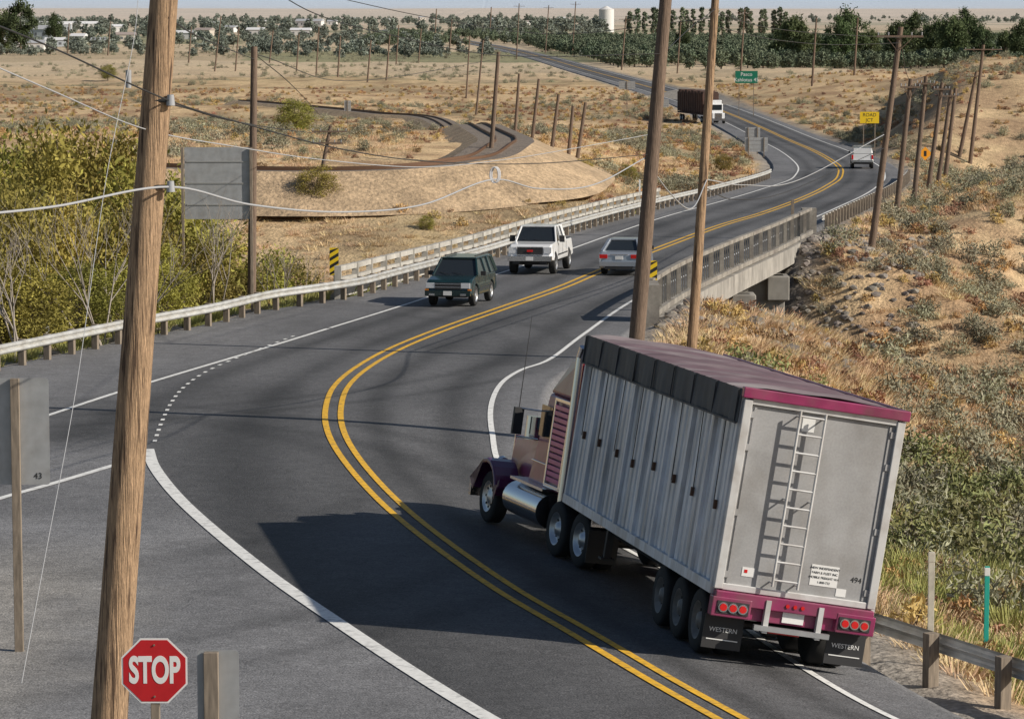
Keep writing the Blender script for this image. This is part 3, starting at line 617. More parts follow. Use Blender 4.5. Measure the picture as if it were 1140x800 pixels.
def sign_back(px,py,Y,w,h,postx=0,name='traffic_sign',postw=.1,above=.0,yaw=0,rib=True):
    c=at(px,py,Y); e=empty(name,Matrix.Translation(c)@Matrix.Rotation(yaw,4,'Z')); mb=MB(); rr=.05; pts=[]
    for sx,sz,a0 in((1,-1,-90),(1,1,0),(-1,1,90),(-1,-1,180)):
        for k in range(4):
            a=math.radians(a0+k*30); pts.append((sx*(w/2-rr)+rr*math.cos(a),sz*(h/2-rr)+rr*math.sin(a)))
    plate(mb,pts,0,.004,0); mb.build('panel',[MATS['sign_back']],e)
    for pxo in (postx if isinstance(postx,(list,tuple)) else [postx]):
        zg=float(terr(c.x+pxo,c.y))-c.z; mb=MB(); mb.box((pxo,-.06,(h/2+above+zg-.4)/2),(postw,.1,h/2+above-zg+.4)); mb.build('post',[MATS['post_wood'] if postw>.08 else MATS['steel_post']],e,bevel=.006)
    if rib:
        mb=MB()
        for z in(-h*.3,0,h*.3): mb.box((0,-.012,z),(w*.94,.02,.05))
        mb.build('stiffeners',[MATS['steel_post']],e)
    return e
sign_back(243,768,34,.46,.9,-.07,postw=.16,above=-.01,rib=False)
e=sign_back(18,480,47,1.0,1.62,.0,postw=.13,rib=False); text('label','43',.13,MATS['sign_black'],e,(.32,-.004,-.68))
sign_back(242,204,116,2.42,2.65,[-1.28,1.25],'highway_sign',postw=.1)
for (px,py,Y) in [(372,291,125),(726,307,113)]:
    c=at(px,py,Y); e=empty('hazard_marker_sign',Matrix.Translation(c)); mb=MB(); w,h=.36,1.1
    mb.box((0,.0,0),(w,.008,h),0)
    for k in range(-3,4):
        z0=k*.3+ .0; pts=[(-w/2,z0),(w/2,z0+.22),(w/2,z0+.36),(-w/2,z0+.14)]; pts=[(a,max(-h/2,min(h/2,b))) for a,b in pts]
        if abs(pts[0][1]-pts[3][1])+abs(pts[1][1]-pts[2][1])>.02: plate(mb,pts,-.009,-.005,1)
    mb.build('face',[MATS['sign_yellow'],MATS['sign_black']],e); zg=float(terr(c.x,c.y))-c.z; mb=MB(); mb.box((0,.03,(h/2+zg-.3)/2),(.06,.05,h/2-zg+.3)); mb.build('post',[MATS['steel_post']],e)
def panel(name,px,py,Y,w,h,mat,posts=(0,),lines=None,diamond=False):
    c=at(px,py,Y); e=empty(name,Matrix.Translation(c)); mb=MB()
    if diamond: plate(mb,[(0,-h/2),(w/2,0),(0,h/2),(-w/2,0)],-.01,.0,0); plate(mb,[(-.1*w,-.2*h),(.1*w,-.2*h),(.1*w,.2*h),(-.1*w,.2*h)],-.016,-.011,1)
    else: mb.box((0,0,0),(w,.02,h),0)
    mb.build('face',[MATS[mat],MATS['sign_black']],e)
    if lines:
        for i,l in enumerate(lines): text('lettering',l,h*.42,MATS['sign_white' if mat!='sign_yellow' else 'sign_black'],e,(0,-.015,h*(.22-.45*i)))
    mb=MB()
    for p in posts:
        zg=float(terr(c.x+p,c.y))-c.z; mb.box((p,.06,(h/2+zg-.3)/2),(.1,.08,h/2-zg+.3))
    mb.build('post',[MATS['post_wood']],e)
panel('direction_sign',831,86,520,3.7,2.0,'sign_green',(-1.2,1.2),['Pasco','Kahlotus 45']); panel('advance_warning_sign',968,131,330,2.0,1.2,'sign_yellow',(-.6,.6),['ROAD','JCT']); panel('warning_sign',1030,171,300,1.3,1.3,'sign_orange',(0,),None,True)
sign_back(838,148,340,1.6,1.2,[-.5,.5],postw=.09); sign_back(842,161,330,2.4,1.5,[-.8,.8],postw=.09); sign_back(618,203,235,2.6,.85,[-.9,.9],postw=.08); sign_back(698,95,500,2.6,1.2,0,postw=.09); sign_back(387,118,420,.9,1.4,0,postw=.09); sign_back(738,115,420,1.6,1.0,0,postw=.09)
def marker(px,top,bot,Y,w,mat,cap=None):
    a=at(px,bot,Y);b=at(px,top,Y); zg=float(terr(a.x,Y)); e=empty('marker_post',Matrix.Translation((a.x,Y,zg))); mb=MB(); H=b.z-zg
    mb.box((0,0,H/2-.1),(w,w*.6,H+.2),0); mb.box((0,0,H-.09),(w*1.1,w*.7,.14),1); mb.build('post',[mat,cap or mat],e,bevel=.006)
marker(1098,630,695,52,.08,M('teal_plastic',(.02,.38,.31),.5),MATS['sign_white']); marker(1036,614,700,50,.1,M('weathered_white',(.5,.47,.40),.8,noise=[(5,.2)])); marker(53,362,384,100,.1,MATS['sign_white']); marker(178,333,352,112,.1,MATS['sign_white']); marker(300,338,360,118,.09,MATS['post_wood']); marker(882,222,262,168,.16,MATS['post_wood']); marker(712,200,225,200,.1,MATS['sign_white'])
# ------------------------------------------------------------------ vehicles
M('rubber',(.022,.022,.022),.85,noise=[(6,.2)]); M('chrome',(.7,.7,.72),.18,1.0); M('alu',(.55,.56,.58),.38,.85,noise=[(4,.1)]); M('glass',(.02,.025,.03),.06,coat=.5); M('lamp_clear',(.75,.77,.8),.12,.2); M('lamp_red',(.6,.012,.012),.25,coat=.4); M('lamp_amber',(.7,.22,.02),.3); M('black_trim',(.03,.03,.032),.6)
def wheel(mb,c,r,w,side,rim=1,dual=False):
    for k in range(2 if dual else 1):
        cx=c[0]-side*k*(w+.06); C_=(cx,c[1],c[2])
        mb.lathe(C_,[(-w/2,.6*r),(-w/2,.92*r),(-w/2+.03,.985*r),(-w/2+.06,r),(w/2-.06,r),(w/2-.03,.985*r),(w/2,.92*r),(w/2,.6*r)],28,0)
        if k==0:
            s=side
            pr=[(s*w/2,.6*r),(s*(w/2-.01),.56*r),(s*(w/2-(.09 if dual else .04)),.5*r),(s*(w/2-(.10 if dual else .05)),.3*r),(s*(w/2-(.02)),.22*r),(s*(w/2+.0),.001)]
            mb.lathe(C_,pr,24,rim)
            for q in range(8):
                a=q*math.pi/4; mb.cyl((cx+s*(w/2-.1),c[1]+.4*r*math.cos(a),c[2]+.4*r*math.sin(a)),(cx+s*(w/2-(.085 if dual else .035)),c[1]+.4*r*math.cos(a),c[2]+.4*r*math.sin(a)),.05*r,.05*r,8,0)
        mb.lathe(C_,[(-side*w/2,.6*r),(-side*(w/2-.02),.001)],16,0)
def arch(yc,zc,r,n=10): return [(yc+r*math.cos(math.pi*i/n),zc+r*math.sin(math.pi*i/n)) for i in range(n+1)]
def vehicle(name,mat4,S,paint):
    e=empty(name,mat4); w=S['w']/2; L=S['L']/2; zb=S.get('zb',.3); wr=S['wr']; fa,ra=S['ax']
    bot=[(y,max(z,zb)) for y,z in arch(fa,wr,wr*1.17)+arch(ra,wr,wr*1.17)]
    P=list(S['top'])+bot; n=len(P); V=[]
    for xx in [-w,-w*.86,w*.86,w]:
        for y,z in P:
            yy=y*(1-.05) if (abs(xx)>w*.95 and abs(y)>L*.88) else y
            tum=1-.06*max(0,(z-.75))/.4 if abs(xx)>w*.95 else 1
            V.append((xx*tum,yy,z))
    Fs=[tuple(range(n)),tuple(range(4*n-1,3*n-1,-1))]
    for k in range(3): Fs+=[(k*n+i,(k+1)*n+i,(k+1)*n+(i+1)%n,k*n+(i+1)%n) for i in range(n)]
    mb=MB(); mb.add(V,Fs); mb.build('body',[paint],e,bevel=.05,seg=3)
    yfb,yft,yrt,yrb,zb2,zt_,wb,wt=S['gh']
    mb=MB(); mb.hexa([(-wb,yrb,zb2-.02),(wb,yrb,zb2-.02),(wb,yfb,zb2-.02),(-wb,yfb,zb2-.02)],[(-wt,yrt,zt_-.03),(wt,yrt,zt_-.03),(wt,yft,zt_-.03),(-wt,yft,zt_-.03)]); mb.build('glass',[MATS['glass']],e,bevel=.03)
    mb=MB(); mb.box((0,(yft+yrt)/2,zt_),(wt*2+.05,yft-yrt+.08,.08)); 
    for s in(-1,1):
        for (a,b,t) in [((s*wb,yfb,zb2),(s*wt,yft,zt_),.08),((s*wb,yrb,zb2),(s*wt,yrt,zt_),.14)]+[((s*wb,yy_,zb2),(s*wt,yy_,zt_),.09) for yy_ in S['pil']]: mb.beam(a,b,t,t)
    mb.build('roof_and_pillars',[paint],e,bevel=.025)
    mb=MB()
    for s in(-1,1):
        for ya in(fa,ra): wheel(mb,(s*(w-.13),ya,wr),wr,S.get('tw',.23),s)
    mb.box((0,0,wr+.1),(w*1.5,L*1.85,.25),0)
    mb.build('wheels',[MATS['rubber'],MATS['alu']],e)
    mb=MB()
    for s in(-1,1):
        mb.box((s*(w+.12),yfb-.35,zb2+.08),(.2,.1,.16),0)
        for ya in S.get('doors',()): mb.box((s*(w-.001),ya,(zb+zb2)/2+.05),(.012,.012,zb2-zb-.2),0)
        mb.box((s*(w+.002),(fa+ra)/2,zb+.22),(.02,abs(fa-ra)-wr*2.6,.06),0)
    for s in(-.35,.15): mb.beam((s,yfb+.02,zb2+.03),(s+.45,yfb-.12,zb2+.13),.015,.015,0)
    for c,dm,mt in S['det']: mb.box(c,dm,mt)
    mb.build('trim',[MATS['black_trim'],MATS['chrome'],MATS['lamp_clear'],MATS['lamp_red'],MATS['lamp_amber'],MATS['sign_white'],paint],e,bevel=.012)
    if S.get('bed'):
        y0,y1,z0,z1=S['bed']; mb=MB(); mb.box((0,(y0+y1)/2,z1-.02),(w*2-.28,y1-y0,.05)); mb.build('bed_liner',[MATS['black_trim']],e)
    return e
def rdir(Y): 
    s=float(xy_(Y+2)-xy_(Y-2))/4; return Vector((s,1,0)).normalized()
def put(px,py,away,L):
    q=hit(px,py,base); h=rdir(q.y); c=q+h*(L/2); return frame(c.x,c.y,h if away else -h)
suv=dict(w=1.80,L=4.6,wr=.38,ax=(1.4,-1.3),zb=.38,doors=(.95,-.15,-1.0),top=[(-2.25,.44),(-2.3,.6),(-2.27,1.0),(-2.15,1.08),(1.0,1.12),(1.5,1.09),(2.05,1.0),(2.22,.88),(2.3,.5),(2.25,.44)],gh=(1.10,.45,-1.95,-2.15,1.10,1.72,.86,.66),pil=(-.35,-1.2),
 det=[((0,2.29,.78),(1.0,.05,.26),0),((0,2.315,.86),(.98,.02,.03),1),((0,2.315,.74),(.98,.02,.03),1),((-.67,2.28,.80),(.34,.06,.2),2),((.67,2.28,.80),(.34,.06,.2),2),((0,2.31,.52),(1.74,.16,.2),6),((0,2.40,.52),(.32,.01,.16),5),((-.6,2.39,.47),(.22,.03,.08),1),((.6,2.39,.47),(.22,.03,.08),1),((-.82,2.28,.64),(.14,.04,.07),4),((.82,2.28,.64),(.14,.04,.07),4),((-.58,-.7,1.80),(.04,1.9,.04),0),((.58,-.7,1.80),(.04,1.9,.04),0)])
vehicle('suv',put(499,342,False,4.5),suv,M('paint_dark_green',(.006,.024,.026),.25,coat=.8,noise=[(2,.15)]))
pk=dict(w=2.0,L=5.8,wr=.44,ax=(1.95,-1.75),tw=.29,zb=.58,doors=(1.25,.15,-.8),top=[(-2.85,.62),(-2.9,.8),(-2.88,1.32),(-.75,1.34),(1.35,1.36),(1.7,1.34),(2.6,1.30),(2.84,1.22),(2.9,.8),(2.85,.62)],gh=(1.4,.75,-.55,-.85,1.33,2.0,.9,.74),pil=(.15,),bed=(-2.75,-.95,1,1.35),
 det=[((0,2.91,1.02),(1.12,.05,.36),0),((0,2.935,1.19),(1.15,.03,.04),1),((0,2.935,.86),(1.15,.03,.04),1),((0,2.955,1.03),(.26,.02,.09),3),((-.77,2.89,1.06),(.34,.06,.26),2),((.77,2.89,1.06),(.34,.06,.26),2),((0,2.97,.70),(1.94,.2,.22),1),((0,3.08,.70),(.32,.01,.16),5),((-.6,3.0,.52),(.3,.05,.1),0),((.6,3.0,.52),(.3,.05,.1),0),((-1.1,1.0,1.48),(.22,.12,.26),0),((1.1,1.0,1.48),(.22,.12,.26),0)])
white=M('paint_white',(.75,.76,.77),.3,coat=.7,noise=[(2,.04)])
vehicle('pickup_truck',put(590,306,False,5.8),pk,white)
sd=dict(w=1.8,L=4.7,wr=.33,ax=(1.4,-1.4),zb=.26,doors=(.9,-.2,-1.0),top=[(-2.25,.3),(-2.35,.55),(-2.32,.9),(-2.2,1.0),(-1.5,1.05),(.95,.97),(1.8,.84),(2.2,.7),(2.33,.5),(2.28,.3)],gh=(1.05,.25,-1.0,-1.75,.98,1.48,.82,.6),pil=(-.4,),
 det=[((-.68,-2.34,.82),(.34,.06,.17),3),((.68,-2.34,.82),(.34,.06,.17),3),((0,-2.35,.76),(.34,.03,.15),5),((0,-2.36,.5),(1.7,.1,.2),6),((0,-2.36,.33),(1.2,.08,.12),0),((0,-2.35,.9),(.8,.02,.03),1)])
vehicle('sedan_car',put(689,307,True,4.7),sd,M('paint_silver',(.40,.44,.50),.3,.5,coat=.6))
vehicle('pickup_truck',put(960,188,True,5.5),dict(pk,det=[((-.9,-2.9,1.05),(.16,.05,.4),3),((.9,-2.9,1.05),(.16,.05,.4),3),((0,-2.93,.68),(1.9,.16,.2),1),((0,-2.3,1.6),(1.6,.7,.5),6),((0,-1.2,1.7),(1.7,.4,.7),1)]),white)
def semi_far():
    q=hit(800,138,base); h=Vector((.21,-1,0)); e=empty('hauling_truck',frame(q.x,q.y,h)); P_=M('load_brown',(.075,.04,.03),.85,noise=[(1,.3)])
    mb=MB(); mb.box((0,-1.0,1.2),(2.0,1.8,.9)); mb.box((0,-2.9,1.9),(2.4,2.2,2.2)); mb.box((0,-3.2,3.2),(2.3,1.6,.7)); mb.build('cab',[white],e,bevel=.1)
    mb=MB(); mb.box((0,-1.78,2.45),(2.0,.06,.8),0); mb.box((0,-.08,1.2),(1.1,.06,.8),1); mb.box((0,.02,.6),(2.3,.15,.3),1); mb.build('windscreen_and_grille',[MATS['glass'],MATS['chrome']],e)
    mb=MB(); mb.box((0,-12.2,3.0),(2.6,15.2,3.0)); mb.box((0,-12.2,1.3),(2.5,15.4,.25));
    for i in range(12): 
        for s in(-1,1): mb.box((s*1.33,-5+-1.3*i,3.0),(.08,.12,3.1))
    for i in range(8): mb.box((0,-5.5-1.9*i,4.6),(2.4,1.5,.35+.2*(i%2)))
    mb.build('loaded_trailer',[P_],e,bevel=.03)
    mb=MB()
    for s in(-1,1):
        for y_ in(-.9,-4.6,-5.9,-17,-18.3): wheel(mb,(s*1.05,y_,.5),.5,.3,s)
    mb.build('wheels',[MATS['rubber'],MATS['alu']],e)
semi_far()
# ---- main semi truck
TH=math.radians(10.4); hx,hy=-math.sin(TH),math.cos(TH); OX,OY=4.14,47.2
def fitframe(ox,oy,h,L,w=1.0,y0=0):
    h=Vector((h[0],h[1],0)).normalized(); r_=Vector((h.y,-h.x,0))
    def g(a,b): 
        p=Vector((ox,oy,0))+h*a+r_*b; return float(base(p.x,p.y))
    zl=(g(y0,-w)+g(y0+L,-w))/2; zr=(g(y0,w)+g(y0+L,w))/2; zb_=(g(y0,-w)+g(y0,w))/2; zf=(g(y0+L,-w)+g(y0+L,w))/2
    rr=(r_*2*w+Vector((0,0,zr-zl))).normalized(); ff=(h*L+Vector((0,0,zf-zb_))); ff=(ff-rr*ff.dot(rr)).normalized(); up=rr.cross(ff)
    m=Matrix((rr,ff,up)).transposed().to_4x4(); m.translation=Vector((ox,oy,0))+Vector((0,0,zb_-(zf-zb_)/L*y0+.012)); return m
MT=fitframe(OX,OY,(hx,hy),9.0,1.05,1.5)
E0=empty('semi_truck',MT)
lean=Matrix.Translation((0,0,1.0))@Matrix.Rotation(math.radians(1.6),4,'Y')@Matrix.Translation((0,0,-1.0))
e=empty('trailer_body',lean,E0)
purple=M('paint_magenta',(.26,.025,.10),.35,coat=.4,noise=[(3,.2)],dirt=(2.5,(.17,.10,.10),.6)); pdark=M('paint_dark_purple',(.09,.015,.075),.3,coat=.6)
side=M('trailer_aluminium',(.70,.72,.76),.45,.25,noise=[(1.2,.15),(6,.12)],dirt=(1.6,(.36,.33,.29),.75),stretch=(1,1.8,.4))
side_shade=M('trailer_aluminium_recess_shade',(.17,.17,.18),.6,.1,noise=[(1.2,.25)],stretch=(1,1.6,.5))  # shade between the ribs, painted as darker metal on the recess faces
door=M('trailer_door_grey',(.35,.35,.355),.6,.1,noise=[(1.2,.12),(30,.08)],dirt=(1.5,(.24,.23,.22),.8)); tarp=M('tarp_dark',(.035,.04,.05),.6,noise=[(2,.3)],dirt=(1.5,(.09,.09,.09),.5)); roofm=M('tarp_mauve',(.15,.10,.115),.65,noise=[(1.5,.2),(7,.12)],dirt=(.8,(.32,.29,.29),.95),bump=(2.5,.5,.05),stretch=(.5,1.6,1)); framew=M('frame_white',(.62,.62,.62),.45,.2,dirt=(3,(.32,.28,.25),.6))
Lt=11.2; zb_,zt_=1.12,4.02; hw=1.25
mb=MB(); 
for s in(-1,1):
    pr=[];y=.12
    while y<Lt-.02:
        pr+= [(y,0),(y+.17,0),(y+.20,-.06),(y+.27,-.06)]; y+=.30
    V=[];n=len(pr)
    for z in(zb_,zt_): V+=[(s*(hw+o),yy_,z) for yy_,o in pr]
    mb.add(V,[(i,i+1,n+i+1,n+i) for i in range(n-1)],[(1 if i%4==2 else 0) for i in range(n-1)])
    for k in range(9): mb.box((s*(hw+.012),.08+k*(Lt-.16)/8,(zb_+zt_)/2),(.09,.11,zt_-zb_),0)
    mb.box((s*hw,Lt/2,zb_-.02),(.13,Lt,.16),0); mb.box((s*hw,Lt/2,zt_+.03),(.12,Lt,.12),0)
    mb.box((s*(hw-.08),Lt/2,(zb_+zt_)/2),(.02,Lt-.1,zt_-zb_),0)
mb.box((0,Lt,(zb_+zt_)/2),(2.42,.06,zt_-zb_+.1),0)
mb.build('trailer_sides',[side,side_shade],e)
mb=MB(); rh=random.Random(3)
for k in range(8):
    y=.7+k*1.4
    mb.box((-hw-.03,y+rh.uniform(-.1,.1),2.3+rh.uniform(-.12,.12)),(.05,.06,.14),0); mb.cyl((-hw-.06,y,zt_-.4),(-hw-.05,y+rh.uniform(-.1,.1),2.35),.008,.008,5,1)
mb.build('tarp_hooks',[M('rusty',(.10,.05,.03),.8),MATS['black_trim']],e)
ny2,nz2=120,6; V=[]
for i in range(ny2+1):
    y=-.02+i*(Lt+.1)/ny2
    for j in range(nz2+1):
        t=j/nz2; z=zt_+.14-t*(.52+.008*math.sin(i*.9)); V.append((-hw-.08-.018*math.sin(i*.5)*t-.012*math.sin(i*1.7)*t,y,z))
mb=MB(); mb.add(V,[(i*(nz2+1)+j,(i+1)*(nz2+1)+j,(i+1)*(nz2+1)+j+1,i*(nz2+1)+j+1) for i in range(ny2) for j in range(nz2)],0,True)
mb.beam((-hw-.1,0,zt_-.38),(-hw-.1,Lt+.05,zt_-.38),.03,.03,0)
for k in range(9): mb.box((-hw-.105,.1+k*(Lt-.1)/8,zt_-.12),(.02,.05,.5),0)
mb.build('tarp_flap',[tarp],e)
nx2=14;V=[]
for i in range(ny2+1):
    y=-.02+i*(Lt+.1)/ny2; bow=.05*abs(math.cos(i*math.pi*10/ny2))**6
    for j in range(nx2+1):
        t=j/nx2*2-1; V.append((t*(hw+.07),y,zt_+.135+.02*(1-t*t)+bow*(1-t**6)+.01*math.sin(i*1.3+j)))
mb=MB(); mb.add(V,[(i*(nx2+1)+j,i*(nx2+1)+j+1,(i+1)*(nx2+1)+j+1,(i+1)*(nx2+1)+j) for i in range(ny2) for j in range(nx2)],0,True); mb.build('roof_tarp',[roofm],e)
mb=MB(); mb.box((0,-.06,zt_+.10),(2.66,.14,.16),0); mb.box((0,-.02,1.0),(2.52,.3,.20),0); mb.box((0,.0,.80),(2.48,.16,.2),0); mb.box((hw+.06,Lt/2,zt_+.12),(.05,Lt,.12),0)
for s in(-1,1): mb.box((s*.99,-.08,.86),(.62,.2,.30),0)
mb.box((0,6,1.0),(.9,10,.18),1); mb.build('purple_frame',[purple,MATS['black_trim']],e,bevel=.015)
mb=MB(); 
for s in(-1,1): mb.box((s*1.22,-.03,(zb_+zt_)/2),(.13,.14,zt_-zb_),0)
mb.box((0,-.03,zt_-.02),(2.31,.1,.1),0); mb.box((0,-.03,zb_+.04),(2.31,.1,.1),0); mb.build('door_frame',[framew],e,bevel=.01)
mb=MB(); mb.box((0,0,(zb_+zt_)/2),(2.32,.06,zt_-zb_-.16),0); 
for x in(-1.08,1.08): mb.box((x,-.038,(zb_+zt_)/2),(.04,.02,zt_-zb_-.2),0)
for z in(1.35,2.3,3.3,3.8):
    for x in(-1.12,1.12): mb.box((x,-.05,z),(.07,.03,.1),0)
mb.build('tailgate',[door],e)
mb=MB(); lx=-.22
for s in(-1,1): mb.cyl((lx+s*.2,-.2,zb_+.15),(lx+s*.2+ .0,-.2,zt_-.05),.022,.022,8)
for k in range(10): mb.cyl((lx-.2,-.2,zb_+.25+k*.28),(lx+.2,-.2,zb_+.25+k*.28),.017,.017,8)
for z in(zb_+.2,2.6,zt_-.15):
    for s in(-1,1): mb.cyl((lx+s*.2,-.2,z),(lx+s*.2,-.03,z),.015,.015,6)
mb.build('ladder',[framew],e)
mb=MB()
for s in(-1,1): mb.box((s*.97,-.185,.86),(.5,.02,.19),0)
mb.box((0,-.17,.62),(1.2,.08,.08),2)
for x in(-.42,.42): mb.box((x,-.14,.8),(.08,.1,.5),1)
mb.box((.02,-.09,.82),(.34,.02,.17),3); mb.box((-.1,-.12,.58),(.5,.02,.06),4)
for s in(-1,1): mb.box((s*.98,.12,.44),(.62,.02,.52),0); mb.box((s*.98,.105,.32),(.5,.008,.015),3)
mb.build('bumper_fittings',[MATS['black_trim'],framew,MATS['alu'],MATS['sign_white'],MATS['lamp_red']],e)
mb=MB()
for s in(-1,1):
    for k in(-1,0,1):
        x=s*.97+k*.155; mb.cyl((x,-.195,.86),(x,-.225,.86),.06,.055,18,0); mb.cyl((x,-.19,.86),(x,-.205,.86),.078,.078,18,1)
for k in(-1,0,1): mb.cyl((k*.12,-.12,1.0+0),(k*.12,-.19,1.0),.03,.03,10,0)
mb.build('tail_lights',[MATS['lamp_red'],MATS['chrome']],e)
for s in(-1,1): text('mudflap_lettering','WESTERN',.10,MATS['sign_white'],e,(s*.98,.107,.47))
mb=MB(); mb.box((.42,-.034,1.52),(.44,.006,.32),0); mb.box((-.78,-.034,1.42),(.2,.006,.14),0); mb.box((.72,-.034,1.30),(.16,.006,.12),0); mb.box((-.82,-.039,1.43),(.05,.006,.05),1); mb.build('stickers',[MATS['sign_white'],MATS['lamp_red']],e)
for i_,tt in enumerate(['NEW INDEPENDENT','FARM & FLEET INC','MOBILE FREIGHT WA','1-800-722']): text('sticker_text',tt,.05,MATS['sign_black'],e,(.42,-.039,1.63-.072*i_))
text('fleet_number','494',.12,MATS['sign_black'],e,(.93,-.034,1.52)); 
mb=MB(); mb.box((-.22,-.033,3.76),(.2,.006,.2),0); mb.build('notice_plate',[MATS['sign_white']],e)
mb=MB()
for y in(1.0,2.25,3.5):
    for s in(-1,1): wheel(mb,(s*1.06,y,.5),.5,.27,s,1,True)
    mb.cyl((-1,y,.5),(1,y,.5),.07,.07,8,2)
M('dirty_rim',(.20,.19,.18),.6,.3,noise=[(5,.3)])
mb.build('trailer_wheels',[MATS['rubber'],MATS['dirty_rim'],MATS['black_trim']],E0)
mb=MB(); mb.hexa([(-.8,3.9,.75),(.8,3.9,.75),(.8,8.6,.75),(-.8,8.6,.75)],[(-1.2,3.9,1.1),(1.2,3.9,1.1),(1.2,8.6,1.1),(-1.2,8.6,1.1)])
for s in(-1,1): mb.box((s*.9,8.7,.75),(.12,.12,.8)); mb.box((s*.9,8.7,.35),(.25,.25,.04))
mb.build('underbody',[MATS['black_trim']],e)
# tractor
TO=(OX+hx*10.2,OY+hy*10.2); TH2=math.radians(18.5); h2=(-math.sin(TH2),math.cos(TH2)); MR=fitframe(TO[0],TO[1],h2,5.6,1.05)
tr=empty('tractor_unit',MT.inverted()@MR,E0)
fm=M('fairing_maroon',(.26,.012,.04),.3,coat=.6); pink=M('paint_pink',(.62,.07,.25),.4,coat=.4,noise=[(3,.12)])
mb=MB(); mb.box((0,2.4,.85),(.9,7.2,.28),1)
mb.hexa([(-1.05,1.7,1.1),(1.05,1.7,1.1),(1.05,3.7,1.1),(-1.05,3.7,1.1)],[(-1.0,1.7,2.9),(1.0,1.7,2.9),(.95,3.3,2.9),(-.95,3.3,2.9)],0)
mb.hexa([(-1.04,1.65,2.9),(1.04,1.65,2.9),(.98,3.25,2.9),(-.98,3.25,2.9)],[(-.95,1.75,3.75),(.95,1.75,3.75),(.85,2.5,3.65),(-.85,2.5,3.65)],2)
mb.build('cab',[purple,MATS['black_trim'],fm],tr,bevel=.07,seg=3)
mb=MB()
for s in(-1,1):
    for k in range(13): mb.box((s*1.075,2.12,1.32+k*.115),(.05,.78,.085),1)
    for yy_ in(1.70,2.54): mb.beam((s*1.09,yy_,1.2),(s*1.06,yy_,2.84),.07,.07,0)
    mb.box((s*1.085,2.12,1.2),(.07,.9,.07),0); mb.box((s*1.06,2.12,2.84),(.07,.9,.07),0)
    mb.box((s*1.05,3.1,1.55),(.03,.9,.03),0)
for k in range(13): mb.box((0,1.60,1.35+k*.115),(1.9,.05,.085),1)
for s in(-1,1): mb.box((s*1.0,1.60,2.08),(.09,.09,1.75),0)
mb.build('louvred_panels',[MATS['chrome'],pink],tr,bevel=.008)
mb=MB(); mb.hexa([(-.85,3.7,1.0),(.85,3.7,1.0),(.55,6.3,.95),(-.55,6.3,.95)],[(-.75,3.7,2.05),(.75,3.7,2.05),(.5,6.25,1.75),(-.5,6.25,1.75)],0); mb.build('hood',[purple],tr,bevel=.1,seg=3)
mb=MB(); P=[(4.75,1.0)]+[(5.6+.68*math.cos(a),.62+.68*math.sin(a)) for a in [math.pi*(1-i/10) for i in range(11)]]+[(6.45,.75),(6.25,.75)]+[(5.6+.6*math.cos(a),.6+.6*math.sin(a)) for a in [math.pi*i/10 for i in range(11)]]+[(4.75,.8)]
for s in(-1,1): mb.prism(P,s*.72,s*1.26,0)
mb.build('fenders',[pdark],tr,bevel=.03)
mb=MB(); mb.box((0,6.33,1.35),(.95,.05,.8),0); mb.box((0,6.6,.6),(2.4,.14,.38),0)
for s in(-1,1):
    mb.cyl((s*1.0,2.2,.72),(s*1.0,4.2,.72),.33,.33,24,0); mb.cyl((s*1.12,1.45,1.0),(s*1.12,1.45,3.75),.075,.075,16,0); mb.cyl((s*1.12,1.45,3.75),(s*1.12,1.35,3.95),.075,.075,16,0)
    mb.cyl((s*.95,3.95,1.9),(s*.95,3.95,2.35),.17,.17,18,0)
    mb.box((s*1.02,3.1,1.12),(.5,1.9,.05),0); mb.cyl((s*.62,6.36,1.15),(s*.62,6.5,1.15),.1,.12,16,0)
    mb.cyl((s*1.0,3.5,2.5),(s*1.38,3.75,2.5),.018,.018,6,0); mb.cyl((s*1.0,3.5,1.95),(s*1.38,3.75,1.95),.018,.018,6,0)
    mb.box((s*1.0,-.62,1.0),(.5,.04,.3),0)
mb.build('chrome_parts',[MATS['chrome']],tr)
mb=MB()
for s in(-1,1): mb.box((s*1.38,3.75,2.25),(.19,.09,.52),0); mb.cyl((s*1.38,3.75,2.5),(s*1.38,3.72,4.3),.010,.004,6,0)
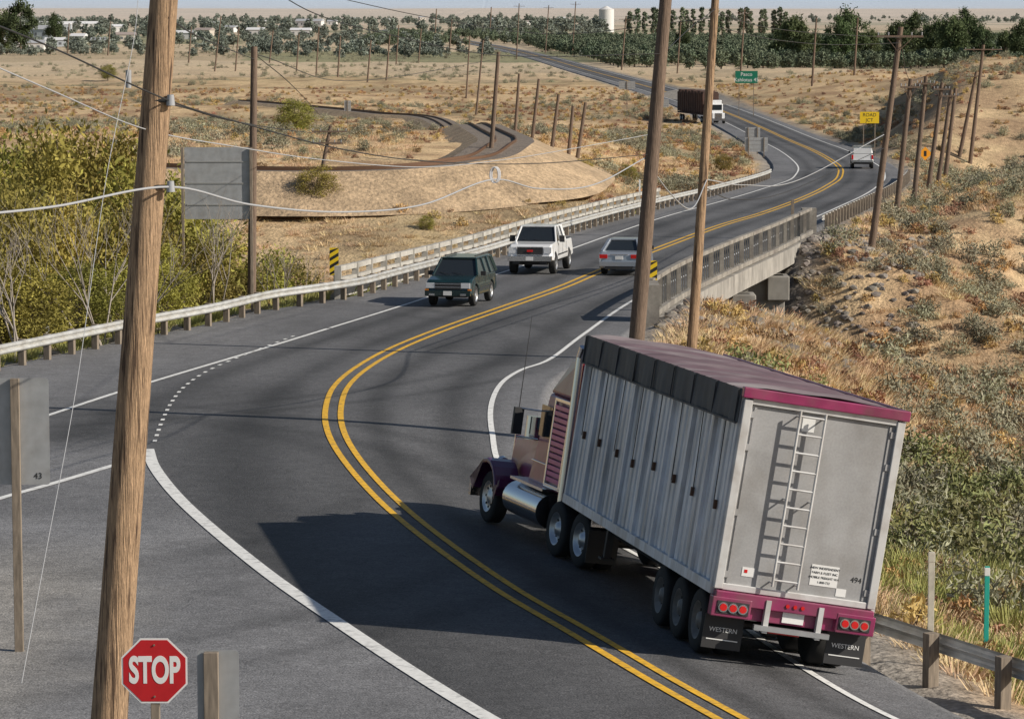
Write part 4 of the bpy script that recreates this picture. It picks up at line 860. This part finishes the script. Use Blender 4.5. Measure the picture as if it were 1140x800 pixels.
mb.hexa([(-.9,3.42,2.1),(.9,3.42,2.1),(.9,3.62,2.1),(-.9,3.62,2.1)],[(-.85,3.3,2.82),(.85,3.3,2.82),(.85,3.42,2.82),(-.85,3.42,2.82)],1)
for s in(-1,1): mb.box((s*1.04,3.05,2.35),(.03,.62,.6),1); mb.box((s*1.02,-.72,.5),(.6,.02,.6),0)
mb.build('mirrors_and_glass',[MATS['black_trim'],MATS['glass']],tr)
mb=MB()
for y in(0,1.32):
    for s in(-1,1): wheel(mb,(s*1.08,y,.52),.52,.27,s,1,True)
    mb.cyl((-1,y,.52),(1,y,.52),.09,.09,8,2)
for s in(-1,1): wheel(mb,(s*1.0,5.6,.52),.52,.3,s,1)
mb.cyl((-1,5.6,.52),(1,5.6,.52),.07,.07,8,2); mb.box((0,.6,1.0),(1.0,1.1,.12),2)
mb.build('tractor_wheels',[MATS['rubber'],MATS['alu'],MATS['black_trim']],tr)
# ------------------------------------------------------------------ light, camera
cd=bpy.data.cameras.new('camera'); cam=bpy.data.objects.new('camera',cd); COL.objects.link(cam); cd.lens=F/1140*36; cd.sensor_width=36; cd.clip_end=30000; cd.clip_start=.5
cam.location=(0,0,CZ); cam.rotation_euler=(math.pi/2-PITCH,0,0); scene.camera=cam
elev=math.radians(30); td=Vector((-.94,.34,0)).normalized()
ld=Vector((td.x*math.cos(elev),td.y*math.cos(elev),-math.sin(elev)))
sl=bpy.data.lights.new('sun','SUN'); sl.energy=5.0; sl.angle=math.radians(.5); sl.color=(1,.92,.80); so=bpy.data.objects.new('sun',sl); COL.objects.link(so); so.rotation_euler=ld.to_track_quat('-Z','Y').to_euler(); so.location=(30,-20,40)
w=bpy.data.worlds.new('World'); scene.world=w; w.use_nodes=True; nt=w.node_tree; sk=nt.nodes.new('ShaderNodeTexSky'); sk.sky_type='NISHITA'; sk.sun_disc=False; sk.sun_elevation=elev; sdx,sdy=-td.x,-td.y; sk.sun_rotation=math.atan2(sdx,sdy); sk.dust_density=1.0
bg=nt.nodes['Background']; bg.inputs[1].default_value=.068; nt.links.new(sk.outputs[0],bg.inputs[0])
scene.view_settings.view_transform='Standard'; scene.view_settings.look='None'; scene.view_settings.exposure=0
